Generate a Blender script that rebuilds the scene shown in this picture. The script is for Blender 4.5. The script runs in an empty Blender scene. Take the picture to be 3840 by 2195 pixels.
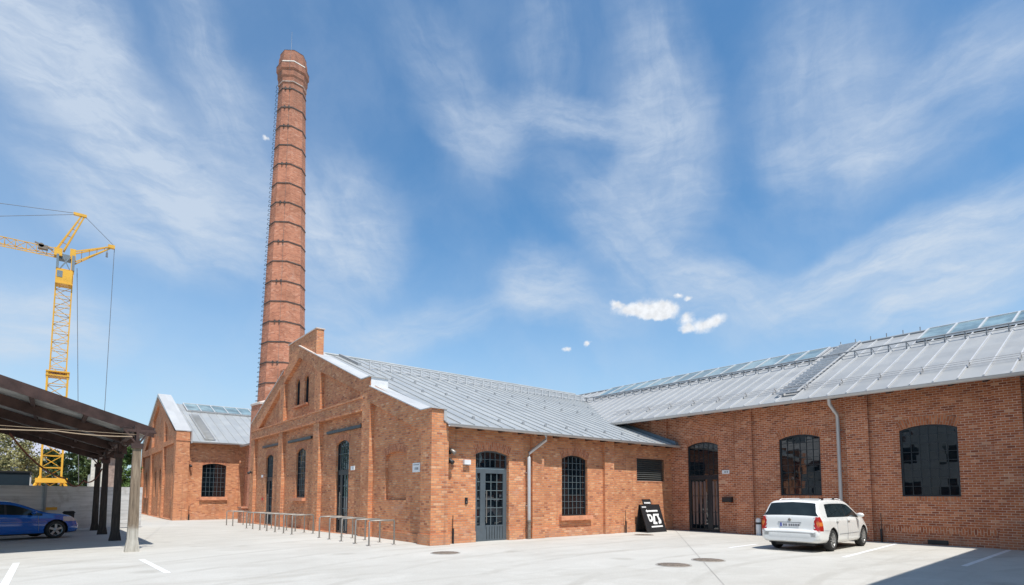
import bpy, bmesh, math, random
from mathutils import Vector, Matrix
random.seed(7)
sc = bpy.context.scene
col = sc.collection
R = math.radians

# ------------------------------------------------------------------ camera
YAW, PITCH, ROLL = R(50.7576), R(4.522), R(0.1657)
F = Vector((math.cos(YAW)*math.cos(PITCH), math.sin(YAW)*math.cos(PITCH), math.sin(PITCH)))
R0 = Vector((math.sin(YAW), -math.cos(YAW), 0)); U0 = R0.cross(F)
RV = R0*math.cos(ROLL)+U0*math.sin(ROLL); UV_ = -R0*math.sin(ROLL)+U0*math.cos(ROLL)
cd = bpy.data.cameras.new('camera'); cam = bpy.data.objects.new('camera', cd); col.objects.link(cam)
cam.matrix_world = Matrix(((RV.x, UV_.x, -F.x, 0), (RV.y, UV_.y, -F.y, 0), (RV.z, UV_.z, -F.z, 1.6), (0, 0, 0, 1)))
cd.sensor_width = 36; cd.lens = 19.6853; cd.shift_y = 0.15415; cd.clip_end = 3000; cd.clip_start = .05
sc.camera = cam
# ------------------------------------------------------------------ sun and view
SUN = Vector((-.085, -.46, 1)).normalized()
sl = bpy.data.lights.new('sun', 'SUN'); sl.energy = 4.2; sl.angle = R(.53); sl.color = (1, .955, .89)
so = bpy.data.objects.new('sun', sl); col.objects.link(so); so.location = (0, 0, 60)
so.rotation_euler = SUN.to_track_quat('Z', 'Y').to_euler()
sc.view_settings.view_transform = 'Standard'; sc.view_settings.look = 'None'
sc.view_settings.exposure = 0.35; sc.view_settings.gamma = 1

# ------------------------------------------------------------------ node helper
class NT:
    def __init__(s, tree): s.t = tree; s.n = tree.nodes; s.l = tree.links
    def add(s, kind, **kw):
        nd = s.n.new(kind); ins = kw.pop('ins', {})
        for k, v in kw.items(): setattr(nd, k, v)
        for k, v in ins.items(): s.set(nd, k, v)
        return nd
    def set(s, nd, k, v):
        sock = nd.inputs[k]
        if isinstance(v, bpy.types.NodeSocket): s.l.new(v, sock)
        else: sock.default_value = v
    def math(s, op, a, b=0.0, c=None, clamp=False):
        m = s.n.new('ShaderNodeMath'); m.operation = op; m.use_clamp = clamp
        s.set(m, 0, a); s.set(m, 1, b)
        if c is not None: s.set(m, 2, c)
        return m.outputs[0]
    def mix(s, f, a, b, mode='MIX'):
        m = s.n.new('ShaderNodeMix'); m.data_type = 'RGBA'; m.blend_type = mode; m.clamp_factor = True
        s.set(m, 0, f)
        s.set(m, 6, a if isinstance(a, bpy.types.NodeSocket) else tuple(a)+(1,) if len(a) == 3 else a)
        s.set(m, 7, b if isinstance(b, bpy.types.NodeSocket) else tuple(b)+(1,) if len(b) == 3 else b)
        return m.outputs[2]
    def ramp(s, f, stops, interp='LINEAR'):
        r = s.n.new('ShaderNodeValToRGB'); r.color_ramp.interpolation = interp
        e = r.color_ramp.elements
        while len(e) < len(stops): e.new(.5)
        for i, (p, c) in enumerate(stops):
            e[i].position = p; e[i].color = tuple(c)+(1,) if len(c) == 3 else c
        s.l.new(f, r.inputs[0]); return r.outputs[0]
    def noise(s, vec, scale, detail=4, rough=.55, dist=0.0):
        n = s.n.new('ShaderNodeTexNoise'); s.l.new(vec, n.inputs['Vector'])
        n.inputs['Scale'].default_value = scale; n.inputs['Detail'].default_value = detail
        n.inputs['Roughness'].default_value = rough; n.inputs['Distortion'].default_value = dist
        return n.outputs['Fac']
    def smooth(s, x, a, b, lo=0., hi=1.):
        m = s.n.new('ShaderNodeMapRange'); m.interpolation_type = 'SMOOTHSTEP'
        s.set(m, 0, x); m.inputs[1].default_value = a; m.inputs[2].default_value = b
        m.inputs[3].default_value = lo; m.inputs[4].default_value = hi
        return m.outputs[0]

# ------------------------------------------------------------------ sky
w = bpy.data.worlds.new('World'); sc.world = w; w.use_nodes = True
N = NT(w.node_tree); N.n.clear()
sky = N.add('ShaderNodeTexSky', sky_type='NISHITA', sun_disc=False)
sky.sun_elevation = math.asin(SUN.z); sky.sun_rotation = math.atan2(SUN.x, SUN.y) % (2*math.pi)
sky.altitude = 100; sky.air_density = 1.1; sky.dust_density = .35; sky.ozone_density = 2.2
tc = N.add('ShaderNodeTexCoord')
sep = N.add('ShaderNodeSeparateXYZ', ins={0: tc.outputs['Generated']})
az = N.math('ARCTAN2', sep.outputs[1], sep.outputs[0]); el = N.math('ARCSINE', sep.outputs[2])
ae = N.add('ShaderNodeCombineXYZ', ins={0: az, 1: el}).outputs[0]
# domain warp in azimuth and elevation
def warped(amount, scale):
    n = N.add('ShaderNodeTexNoise', ins={'Vector': ae, 'Scale': scale, 'Detail': 5.0, 'Roughness': .6})
    v = N.add('ShaderNodeVectorMath', operation='SUBTRACT', ins={0: n.outputs['Color'], 1: (.5, .5, .5)}).outputs[0]
    v = N.add('ShaderNodeVectorMath', operation='SCALE', ins={0: v, 'Scale': amount}).outputs[0]
    return N.add('ShaderNodeVectorMath', operation='ADD', ins={0: ae, 1: v}).outputs[0]
aw = warped(.11, 4.5)
CIRRUS = [(1.6099, 0.5639, -3.0827, 0.1004, 0.0521, 0.75), (1.5292, 0.5173, -2.8459, 0.1625, 0.0408, 0.75),
(1.3998, 0.5927, -2.2717, 0.1027, 0.0397, 0.5), (1.481, 0.4104, -2.8517, 0.138, 0.0471, 0.75),
(1.3392, 0.4417, 3.1179, 0.1061, 0.0475, 0.5), (1.1941, 0.4367, -2.3079, 0.0992, 0.0723, 0.7),
(1.6142, 0.2356, 3.0066, 0.1108, 0.0341, 0.45), (0.9998, 0.641, -2.4058, 0.1321, 0.0424, 0.3),
(0.9413, 0.5935, -2.9771, 0.1131, 0.0262, 0.4), (1.0247, 0.2943, 2.7737, 0.1274, 0.0261, 0.35),
(1.1895, 0.2798, -2.6975, 0.0999, 0.0321, 0.3), (0.6078, 0.6262, -1.7792, 0.1394, 0.0561, 0.55),
(0.7631, 0.6038, -2.9368, 0.1441, 0.0238, 0.55), (0.6061, 0.5312, -1.3257, 0.098, 0.0708, 0.45),
(0.6459, 0.4089, -2.4747, 0.1836, 0.0447, 0.5), (0.4754, 0.3198, -2.6829, 0.1365, 0.0249, 0.4),
(0.3593, 0.5684, -1.68, 0.1249, 0.0719, 0.45), (0.3389, 0.5065, -3.0858, 0.0965, 0.0247, 0.35),
(0.2072, 0.5306, 2.882, 0.1393, 0.0484, 0.42), (0.2595, 0.3543, 2.9271, 0.1795, 0.0267, 0.7),
(0.2052, 0.3223, 2.8456, 0.1346, 0.0357, 0.4), (0.1939, 0.2848, 2.815, 0.1099, 0.0355, 0.65),
(0.8388, 0.3688, -2.8939, 0.078, 0.0391, 0.55), (0.7782, 0.3321, -2.8717, 0.1286, 0.0297, 0.4),
(0.8339, 0.7021, -1.7083, 0.0849, 0.0402, 0.25), (1.5652, 0.6221, -2.342, 0.0661, 0.0282, 0.35),
(0.1517, 0.5627, 2.8668, 0.0556, 0.0344, 0.25),
# a few more round the rest of the sky
(2.4, .5, .4, .3, .09, .6), (3.3, .35, -.3, .35, .07, .6), (-1.0, .45, .5, .3, .08, .6), (-2.0, .6, -.4, .35, .09, .6), (-.3, .4, .2, .25, .06, .6)]
acc = None
for (a0, e0, th, L, Wd, I) in CIRRUS:
    mp = N.add('ShaderNodeMapping', vector_type='TEXTURE', ins={'Vector': aw, 'Location': (a0, e0, 0), 'Rotation': (0, 0, th), 'Scale': (L*1.6, Wd*2.1, 1)})
    g = N.add('ShaderNodeTexGradient', gradient_type='SPHERICAL', ins={'Vector': mp.outputs[0]})
    # each band carries its own fibres, drawn out along its length
    st = N.add('ShaderNodeVectorMath', operation='MULTIPLY', ins={0: mp.outputs[0], 1: (.8, 1.7, 1)}).outputs[0]
    st = N.add('ShaderNodeVectorMath', operation='ADD', ins={0: st, 1: (a0*17, e0*31, 0)}).outputs[0]
    fib = N.noise(st, 1.25, 8, .62, .1)
    q = N.math('MULTIPLY', N.smooth(g.outputs['Fac'], 0, .75), N.smooth(fib, .22, .74, .42, 1.2))
    q = N.math('MULTIPLY', q, I)
    acc = q if acc is None else N.math('ADD', acc, N.math('MULTIPLY', q, N.math('SUBTRACT', 1.0, N.math('MULTIPLY', acc, .75, clamp=True))))
soft = N.noise(aw, 5.0, 7, .6, .3)
veil = N.smooth(soft, .3, .8, 0.05, .22)
low = N.math('ADD', N.smooth(el, .0, .5, .50, .0), N.math('MULTIPLY', N.smooth(az, .9, 1.75), .12))
fw_v = N.add('ShaderNodeMapping', ins={'Vector': warped(.05, 9.0), 'Rotation': (0, 0, R(24)), 'Scale': (9., 34., 1)}).outputs[0]
fine_f = N.noise(fw_v, 1.0, 8, .66, .4)
acc = N.math('MULTIPLY', acc, N.smooth(fine_f, .28, .72, .62, 1.12))
dens = N.math('ADD', N.math('MULTIPLY', acc, .90), N.math('ADD', veil, low))
dens = N.math('MINIMUM', dens, .95)
dens = N.math('MULTIPLY', dens, N.smooth(el, -.02, .03))
# small cumulus
PUFF = [(0.6743, 0.3184, 0.065, 0.0282, 0.0089), (0.6359, 0.3174, 0.078, 0.0352, 0.0129), (0.6108, 0.3139, 0.083, 0.0208, 0.0112),
(0.6294, 0.3032, 0.075, 0.0218, 0.0049), (0.6992, 0.3296, 0.057, 0.0096, 0.0057), (0.579, 0.296, -.5, 0.0122, 0.0078),
(0.5541, 0.2827, 0.2, 0.0192, 0.0094), (0.53, 0.2899, -.25, 0.0158, 0.0077), (0.5785, 0.2807, 0.083, 0.0106, 0.0056),
(0.5904, 0.3352, 0.093, 0.0074, 0.0032), (0.5757, 0.3295, -.2, 0.0066, 0.0031), (1.3219, 0.5431, 0, 0.005, 0.003),
(0.751, 0.265, 0, 0.0067, 0.004), (0.7869, 0.2558, 0, 0.0058, 0.0035)]
n1 = N.add('ShaderNodeTexNoise', ins={'Vector': ae, 'Scale': 60.0, 'Detail': 6.0, 'Roughness': .6})
v1 = N.add('ShaderNodeVectorMath', operation='SUBTRACT', ins={0: n1.outputs['Color'], 1: (.5, .5, .5)}).outputs[0]
v1 = N.add('ShaderNodeVectorMath', operation='MULTIPLY', ins={0: v1, 1: (.022, .014, 0)}).outputs[0]
ap = N.add('ShaderNodeVectorMath', operation='ADD', ins={0: ae, 1: v1}).outputs[0]
pf = None
for (a0, e0, th, L, Wd) in PUFF:
    mp = N.add('ShaderNodeMapping', vector_type='TEXTURE', ins={'Vector': ap, 'Location': (a0, e0, 0), 'Rotation': (0, 0, th), 'Scale': (L*1.5, Wd*1.6, 1)})
    g = N.add('ShaderNodeTexGradient', gradient_type='SPHERICAL', ins={'Vector': mp.outputs[0]}).outputs['Fac']
    pf = g if pf is None else N.math('ADD', pf, g)
pf = N.math('SUBTRACT', pf, N.math('MULTIPLY', N.noise(ae, 130, 6, .65), .38)); pd = N.smooth(pf, -.16, .72, 0, .98)
pshade = N.smooth(N.noise(ae, 90, 4), .3, .7, .88, 1.04)
bgs = N.add('ShaderNodeVectorMath', operation='MULTIPLY', ins={0: sky.outputs[0], 1: (.66, 1.21, 1.46)}).outputs[0]
cloudc = N.mix(N.smooth(el, 0, .6), (5.5, 6.5, 7.6), (5.1, 6.0, 7.3))
c1 = N.mix(dens, bgs, cloudc)
pc = N.add('ShaderNodeVectorMath', operation='SCALE', ins={0: (8.1, 8.35, 8.7), 'Scale': pshade}).outputs[0]
c2 = N.mix(pd, c1, pc)
bg = N.add('ShaderNodeBackground', ins={'Color': c2, 'Strength': .088})
out = N.add('ShaderNodeOutputWorld', ins={0: bg.outputs[0]})

# ------------------------------------------------------------------ materials
MATS = {}
def newmat(name):
    m = bpy.data.materials.new(name); m.use_nodes = True
    n = NT(m.node_tree); n.n.clear()
    b = n.add('ShaderNodeBsdfPrincipled'); o = n.add('ShaderNodeOutputMaterial', ins={0: b.outputs[0]})
    MATS[name] = m
    return m, n, b
def plain(name, c, rough=.5, metal=0., var=.08, scale=3., spec=.5, bump=0., coat=0.):
    m, n, b = newmat(name)
    t = n.add('ShaderNodeTexCoord').outputs['Object']
    f = n.noise(t, scale, 5, .6)
    cc = n.mix(n.smooth(f, .3, .7), [x*(1-var) for x in c], [min(1, x*(1+var)) for x in c])
    n.set(b, 'Base Color', cc); n.set(b, 'Metallic', metal)
    n.set(b, 'Roughness', n.smooth(n.noise(t, scale*2.7, 4), .25, .75, max(0, rough-.06), min(1, rough+.06)))
    n.set(b, 'Specular IOR Level', spec)
    if coat: n.set(b, 'Coat Weight', coat); n.set(b, 'Coat Roughness', .05)
    if bump:
        bp = n.add('ShaderNodeBump', ins={'Height': n.noise(t, scale*8, 4), 'Strength': bump, 'Distance': .01}); n.set(b, 'Normal', bp.outputs[0])
    return m
def brick(name, stops, mortar, bump=.7, stain=.3, wide=.20, row=.078, soot=None):
    m, n, b = newmat(name)
    uv = n.add('ShaderNodeUVMap', uv_map='UVMap').outputs[0]
    ob = n.add('ShaderNodeTexCoord').outputs['Object']
    wn = n.add('ShaderNodeTexNoise', ins={'Vector': ob, 'Scale': 9.0, 'Detail': 2.0})
    wv = n.add('ShaderNodeVectorMath', operation='SUBTRACT', ins={0: wn.outputs['Color'], 1: (.5, .5, .5)}).outputs[0]
    wv = n.add('ShaderNodeVectorMath', operation='SCALE', ins={0: wv, 'Scale': .006}).outputs[0]
    uw = n.add('ShaderNodeVectorMath', operation='ADD', ins={0: uv, 1: wv}).outputs[0]
    br = n.add('ShaderNodeTexBrick', offset=.5, ins={'Vector': uw, 'Color1': (0, 0, 0, 1), 'Color2': (1, 1, 1, 1), 'Mortar': (.5, .5, .5, 1),
        'Scale': 1.0, 'Mortar Size': .0085, 'Mortar Smooth': .3, 'Bias': 0.0, 'Brick Width': wide, 'Row Height': row})
    c = n.ramp(br.outputs['Color'], stops)
    fine = n.noise(ob, 55, 3)
    c = n.mix(.35, c, n.ramp(fine, [(.25, (.7, .7, .7)), (.75, (1.25, 1.25, 1.25))]), 'MULTIPLY')
    mc = n.mix(n.smooth(n.noise(ob, 4, 4), .3, .7), [x*.8 for x in mortar], [x*1.15 for x in mortar])
    c = n.mix(br.outputs['Fac'], c, mc)
    big = n.noise(ob, .7, 6, .6); c = n.mix(n.smooth(big, .42, .72, 0, stain), c, (.17, .075, .045))
    pale = n.noise(ob, 1.3, 7, .7, .8); c = n.mix(n.smooth(pale, .56, .74, 0, stain*1.2), c, (.62, .43, .33))
    foot = n.add('ShaderNodeSeparateXYZ', ins={0: ob}).outputs[2]
    splash = n.math('MULTIPLY', n.smooth(foot, .55, 0., 0., .45), n.smooth(n.noise(ob, 3.2, 4), .3, .7))
    c = n.mix(splash, c, (.42, .27, .2))
    sv = n.add('ShaderNodeVectorMath', operation='MULTIPLY', ins={0: ob, 1: (2.2, 2.2, .16)}).outputs[0]
    c = n.mix(n.smooth(n.noise(sv, 1.4, 6, .65, .6), .56, .74, 0, .32), c, (.13, .07, .05))
    if soot: c = n.mix(n.math('MULTIPLY', n.smooth(foot, soot[0], soot[1], 0, .6), n.smooth(n.noise(sv, .9, 5), .25, .7, .4, 1)), c, (.12, .075, .06))
    n.set(b, 'Base Color', c); n.set(b, 'Roughness', .86); n.set(b, 'Specular IOR Level', .25)
    h = n.math('ADD', n.math('MULTIPLY', br.outputs['Fac'], -1.0), n.math('MULTIPLY', fine, .22))
    h = n.math('ADD', h, n.math('MULTIPLY', br.outputs['Color'], .35))
    bp = n.add('ShaderNodeBump', ins={'Height': h, 'Strength': bump, 'Distance': .012}); n.set(b, 'Normal', bp.outputs[0])
    return m
BR = brick('brick_orange', [(0, (.38, .135, .068)), (.08, (.56, .20, .09)), (.4, (.65, .25, .108)), (.8, (.71, .295, .128)), (.95, (.76, .36, .17)), (1, (.77, .42, .24))], (.47, .32, .23))
BRB = brick('brick_red_brown', [(0, (.28, .08, .042)), (.12, (.40, .118, .052)), (.45, (.50, .155, .066)), (.85, (.56, .188, .08)), (.97, (.66, .26, .135)), (1, (.70, .37, .22))], (.70, .51, .38))
BRC = brick('chimney_brick', [(0, (.42, .145, .085)), (.3, (.52, .185, .10)), (.6, (.58, .21, .115)), (.9, (.62, .245, .14)), (1, (.66, .31, .20))], (.50, .31, .22), bump=.4, stain=.4, soot=(24., 33.))
BRT = brick('arch_brick', [(0, (.38, .12, .055)), (.3, (.50, .16, .07)), (.7, (.58, .20, .088)), (1, (.66, .27, .13))], (.46, .32, .23), stain=.1)
def zinc(name, c, rough=.42, metal=.55):
    m, n, b = newmat(name)
    t = n.add('ShaderNodeTexCoord').outputs['Object']
    uv = n.add('ShaderNodeUVMap', uv_map='UVMap').outputs[0]
    pan = n.add('ShaderNodeTexBrick', offset=.5, ins={'Vector': uv, 'Color1': (0, 0, 0, 1), 'Color2': (1, 1, 1, 1), 'Mortar': (.5, .5, .5, 1), 'Scale': 1.0,
        'Mortar Size': 0.0, 'Brick Width': .625, 'Row Height': 3.1}).outputs['Color']
    cloud = n.noise(t, 1.1, 7, .65, .5); fine = n.noise(t, 30, 3)
    v = n.math('ADD', n.math('MULTIPLY', cloud, .35), n.math('ADD', n.math('MULTIPLY', pan, .28), n.math('MULTIPLY', fine, .08)))
    n.set(b, 'Base Color', n.mix(v, [x*.84 for x in c], [min(1, x*1.22) for x in c]))
    n.set(b, 'Metallic', metal); n.set(b, 'Roughness', n.smooth(cloud, .3, .7, rough-.07, rough+.09))
    bp = n.add('ShaderNodeBump', ins={'Height': n.noise(t, 2.4, 3), 'Strength': .12, 'Distance': .02}); n.set(b, 'Normal', bp.outputs[0])
    return m
ZN = zinc('zinc_sheet', (.46, .465, .45), .44, .35); ZNB = zinc('zinc_sheet_pale', (.37, .37, .36), .5, .25); ZNC = zinc('zinc_cap', (.54, .535, .52), .5, .2); SEAM = plain('pale_trim_sunlit_seam', (.54, .535, .53), .45, .15, var=.05); WHM = plain('white_sheet_metal', (.72, .71, .70), .5)
ZNG = zinc('galvanised_gutter', (.54, .52, .50), .42, .35)
def glass(name, base, tilt=.012, ior=1.95, rough=.02, wob=.03):
    m, n, b = newmat(name)
    t = n.add('ShaderNodeTexCoord').outputs['Object']
    n.set(b, 'Base Color', n.mix(n.smooth(n.noise(t, .9, 5, .6), .35, .7), base, [x*2.2 for x in base]))
    n.set(b, 'Roughness', rough); n.set(b, 'IOR', ior)
    bp = n.add('ShaderNodeBump', ins={'Height': n.noise(t, 1.7, 2), 'Strength': wob, 'Distance': .05})
    uv = n.add('ShaderNodeUVMap', uv_map='UVMap').outputs[0]
    cell = n.add('ShaderNodeVectorMath', operation='SNAP', ins={0: uv, 1: (.245, .27, 1)}).outputs[0]
    wn = n.add('ShaderNodeTexWhiteNoise', noise_dimensions='3D', ins={'Vector': cell}).outputs['Color']
    dv = n.add('ShaderNodeVectorMath', operation='SCALE', ins={0: n.add('ShaderNodeVectorMath', operation='SUBTRACT', ins={0: wn, 1: (.5, .5, .5)}).outputs[0], 'Scale': tilt}).outputs[0]
    n.set(b, 'Normal', n.add('ShaderNodeVectorMath', operation='NORMALIZE', ins={0: n.add('ShaderNodeVectorMath', operation='ADD', ins={0: bp.outputs[0], 1: dv}).outputs[0]}).outputs[0])
    return m
GL = glass('window_glass', (.003, .006, .009)); GLS = glass('skylight_glass', (.12, .165, .17), ior=1.5, tilt=.01)
GLC = glass('car_glass', (.012, .017, .018), ior=1.5, wob=0, tilt=0.)
STEEL = plain('anthracite_steel', (.024, .030, .036), .38, .2)
STEELD = plain('door_grey_blue', (.095, .118, .135), .42, .1)
MUN = plain('muntin_grey', (.13, .165, .175), .5)
INOX = plain('brushed_steel', (.27, .245, .215), .45, .5)
WHITE = plain('white_plastic', (.75, .75, .74), .5); BLACK = plain('black_plastic', (.018, .018, .02), .5)
PAPER = plain('white_print', (.8, .8, .79), .6, var=.02); GREYP = plain('grey_print', (.28, .29, .3), .6)
TERRA = plain('terracotta_sill', (.62, .27, .15), .8, var=.2, scale=5, bump=.3)
COPING = plain('pale_coping', (.62, .52, .45), .8, bump=.3)
LINE = plain('road_paint_white', (.74, .74, .73), .7, var=.1, scale=6); JOINT = plain('joint_filler', (.36, .34, .31), .9)
RUST = plain('painted_rusty_steel', (.060, .032, .026), .75, .1, var=.35, scale=2.5, bump=.3)
SHEET = plain('corrugated_sheet_grey', (.34, .335, .32), .75, .1, var=.3, scale=1.5)
def boards():
    m, n, b = newmat('concrete_panel')
    t = n.add('ShaderNodeTexCoord').outputs['Object']
    sv = n.add('ShaderNodeVectorMath', operation='MULTIPLY', ins={0: t, 1: (.5, .5, 7.)}).outputs[0]
    f = n.noise(sv, 1.0, 5, .6); g_ = n.noise(t, 2.0, 6, .65)
    c = n.ramp(f, [(.25, (.38, .38, .37)), (.5, (.60, .60, .59)), (.75, (.74, .74, .73))])
    c = n.mix(n.smooth(g_, .5, .75, 0, .6), c, (.30, .28, .25))
    n.set(b, 'Base Color', c); n.set(b, 'Roughness', .9)
    return m
CONC = boards()
YEL = plain('crane_yellow', (.72, .38, .035), .5, var=.12, scale=.8)
GREYC = plain('crane_grey', (.17, .21, .24), .5); ROPE = plain('wire_rope', (.16, .17, .19), .6)
RED = plain('red_paint', (.5, .03, .02), .5); IRON = plain('cast_iron', (.25, .205, .165), .8, .3, var=.3, scale=12, bump=.5)
RUBBER = plain('tyre_rubber', (.022, .022, .022), .8); ALLOY = plain('wheel_alloy', (.42, .42, .41), .4, .7)
CARW = plain('car_paint_white', (.80, .80, .77), .28, var=.02, coat=.6, scale=.6)
CARB = plain('car_paint_blue', (.006, .10, .40), .16, .0, var=.05, coat=1., scale=.6)
TAILR = plain('tail_lamp_red', (.45, .018, .012), .2, coat=.8); TAILO = plain('tail_lamp_amber', (.72, .22, .04), .25, coat=.8)
LAMP = plain('lamp_glass', (.5, .52, .54), .15, .3); DARKB = plain('dark_teal_paint', (.008, .02, .032), .5)
HOSE = plain('orange_hose', (.16, .05, .025), .7); PALEC = plain('yellow_cable', (.40, .30, .20), .8)
PLBL = plain('plate_blue', (.02, .05, .4), .5); BARK = plain('bark', (.12, .095, .07), .9, var=.35, scale=8, bump=.6)
def wood(nm, pale):
    m, n, b = newmat(nm)
    t = n.add('ShaderNodeTexCoord').outputs['Object']
    s = n.add('ShaderNodeVectorMath', operation='MULTIPLY', ins={0: t, 1: (14, 14, 1.2)}).outputs[0]
    g = n.noise(s, 1.5, 6, .65, .4); z = n.add('ShaderNodeSeparateXYZ', ins={0: t}).outputs[2]
    c = n.ramp(g, [(.25, (.075, .055, .04)), (.5, (.21, .155, .105)), (.75, (.34, .27, .19))] if pale else [(.25, (.018, .014, .012)), (.5, (.04, .03, .024)), (.75, (.085, .065, .05))])
    lowp = n.math('ADD', z, n.math('MULTIPLY', n.noise(t, 5, 4), .5))
    if pale: c = n.mix(n.smooth(lowp, 1.05, .75, 0, .85), c, n.ramp(g, [(.3, (.33, .30, .25)), (.7, (.58, .55, .48))]))
    n.set(b, 'Base Color', c); n.set(b, 'Roughness', .9)
    bp = n.add('ShaderNodeBump', ins={'Height': g, 'Strength': .6, 'Distance': .015}); n.set(b, 'Normal', bp.outputs[0])
    return m
WOOD = wood('weathered_post_pale', True); WOODD = wood('weathered_post_dark', False)
def ground_mat():
    m, n, b = newmat('pale_concrete_yard')
    t = n.add('ShaderNodeTexCoord').outputs['Object']
    st = n.add('ShaderNodeVectorMath', operation='MULTIPLY', ins={0: t, 1: (1., 1., 1)}).outputs[0]
    a = n.noise(st, .16, 8, .62, .9); c_ = n.noise(st, .75, 8, .68, 1.2); f = n.noise(t, 26, 4, .6)
    # trowel and tyre smears run across the yard
    rot = n.add('ShaderNodeMapping', ins={'Vector': t, 'Rotation': (0, 0, R(40)), 'Scale': (.16, 1.0, 1)}).outputs[0]
    sm = n.noise(rot, .9, 6, .6, 1.4)
    base = n.ramp(a, [(.3, (.395, .385, .365)), (.55, (.455, .448, .43)), (.75, (.50, .495, .48))])
    base = n.mix(n.smooth(c_, .42, .72, 0, .55), base, (.515, .51, .495))
    base = n.mix(n.smooth(sm, .52, .70, 0, .5), base, (.34, .325, .30))
    base = n.mix(n.smooth(n.noise(rot, 2.3, 5, .6, 2.), .58, .72, 0, .35), base, (.36, .345, .32))
    vo = n.add('ShaderNodeTexVoronoi', ins={'Vector': n.add('ShaderNodeVectorMath', operation='ADD', ins={0: t, 1: n.add('ShaderNodeVectorMath', operation='SCALE', ins={0: n.add('ShaderNodeTexNoise', ins={'Vector': t, 'Scale': 3.0}).outputs['Color'], 'Scale': .35}).outputs[0]}).outputs[0], 'Scale': .42}).outputs['Distance']
    base = n.mix(n.smooth(vo, .17, .05, 0, .38), base, (.25, .235, .21))
    tr = n.add('ShaderNodeTexWave', wave_type='RINGS', rings_direction='Z', ins={'Vector': n.add('ShaderNodeMapping', ins={'Vector': t, 'Location': (-14., 6., 0)}).outputs[0], 'Scale': .16, 'Distortion': 3.0, 'Detail': 2.0, 'Detail Scale': .3}).outputs['Fac']
    base = n.mix(n.math('MULTIPLY', n.smooth(tr, .93, 1., 0, .4), n.smooth(c_, .4, .6)), base, (.30, .285, .26))
    base = n.mix(.35, base, n.ramp(f, [(.3, (.8, .8, .8)), (.7, (1.15, 1.15, 1.15))]), 'MULTIPLY')
    base = n.mix(1.0, base, (1.09, 1.07, 1.015), 'MULTIPLY'); n.set(b, 'Base Color', base); n.set(b, 'Roughness', .78); n.set(b, 'Specular IOR Level', .35)
    bp = n.add('ShaderNodeBump', ins={'Height': f, 'Strength': .25, 'Distance': .008}); n.set(b, 'Normal', bp.outputs[0])
    return m
GROUND = ground_mat()
def leafmat(name, c1, c2):
    m, n, b = newmat(name)
    t = n.add('ShaderNodeTexCoord').outputs['Object']
    n.set(b, 'Base Color', n.mix(n.smooth(n.noise(t, 1.4, 5, .65), .32, .68), c1, c2)); n.set(b, 'Roughness', .65)
    n.set(b, 'Subsurface Weight', 0.0)
    return m
LEAF1 = leafmat('leaf_dark', (.05, .085, .03), (.12, .175, .055)); LEAF2 = leafmat('leaf_bright', (.05, .11, .025), (.12, .20, .05))
LEAF3 = leafmat('leaf_dry', (.19, .18, .07), (.33, .31, .14))

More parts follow.
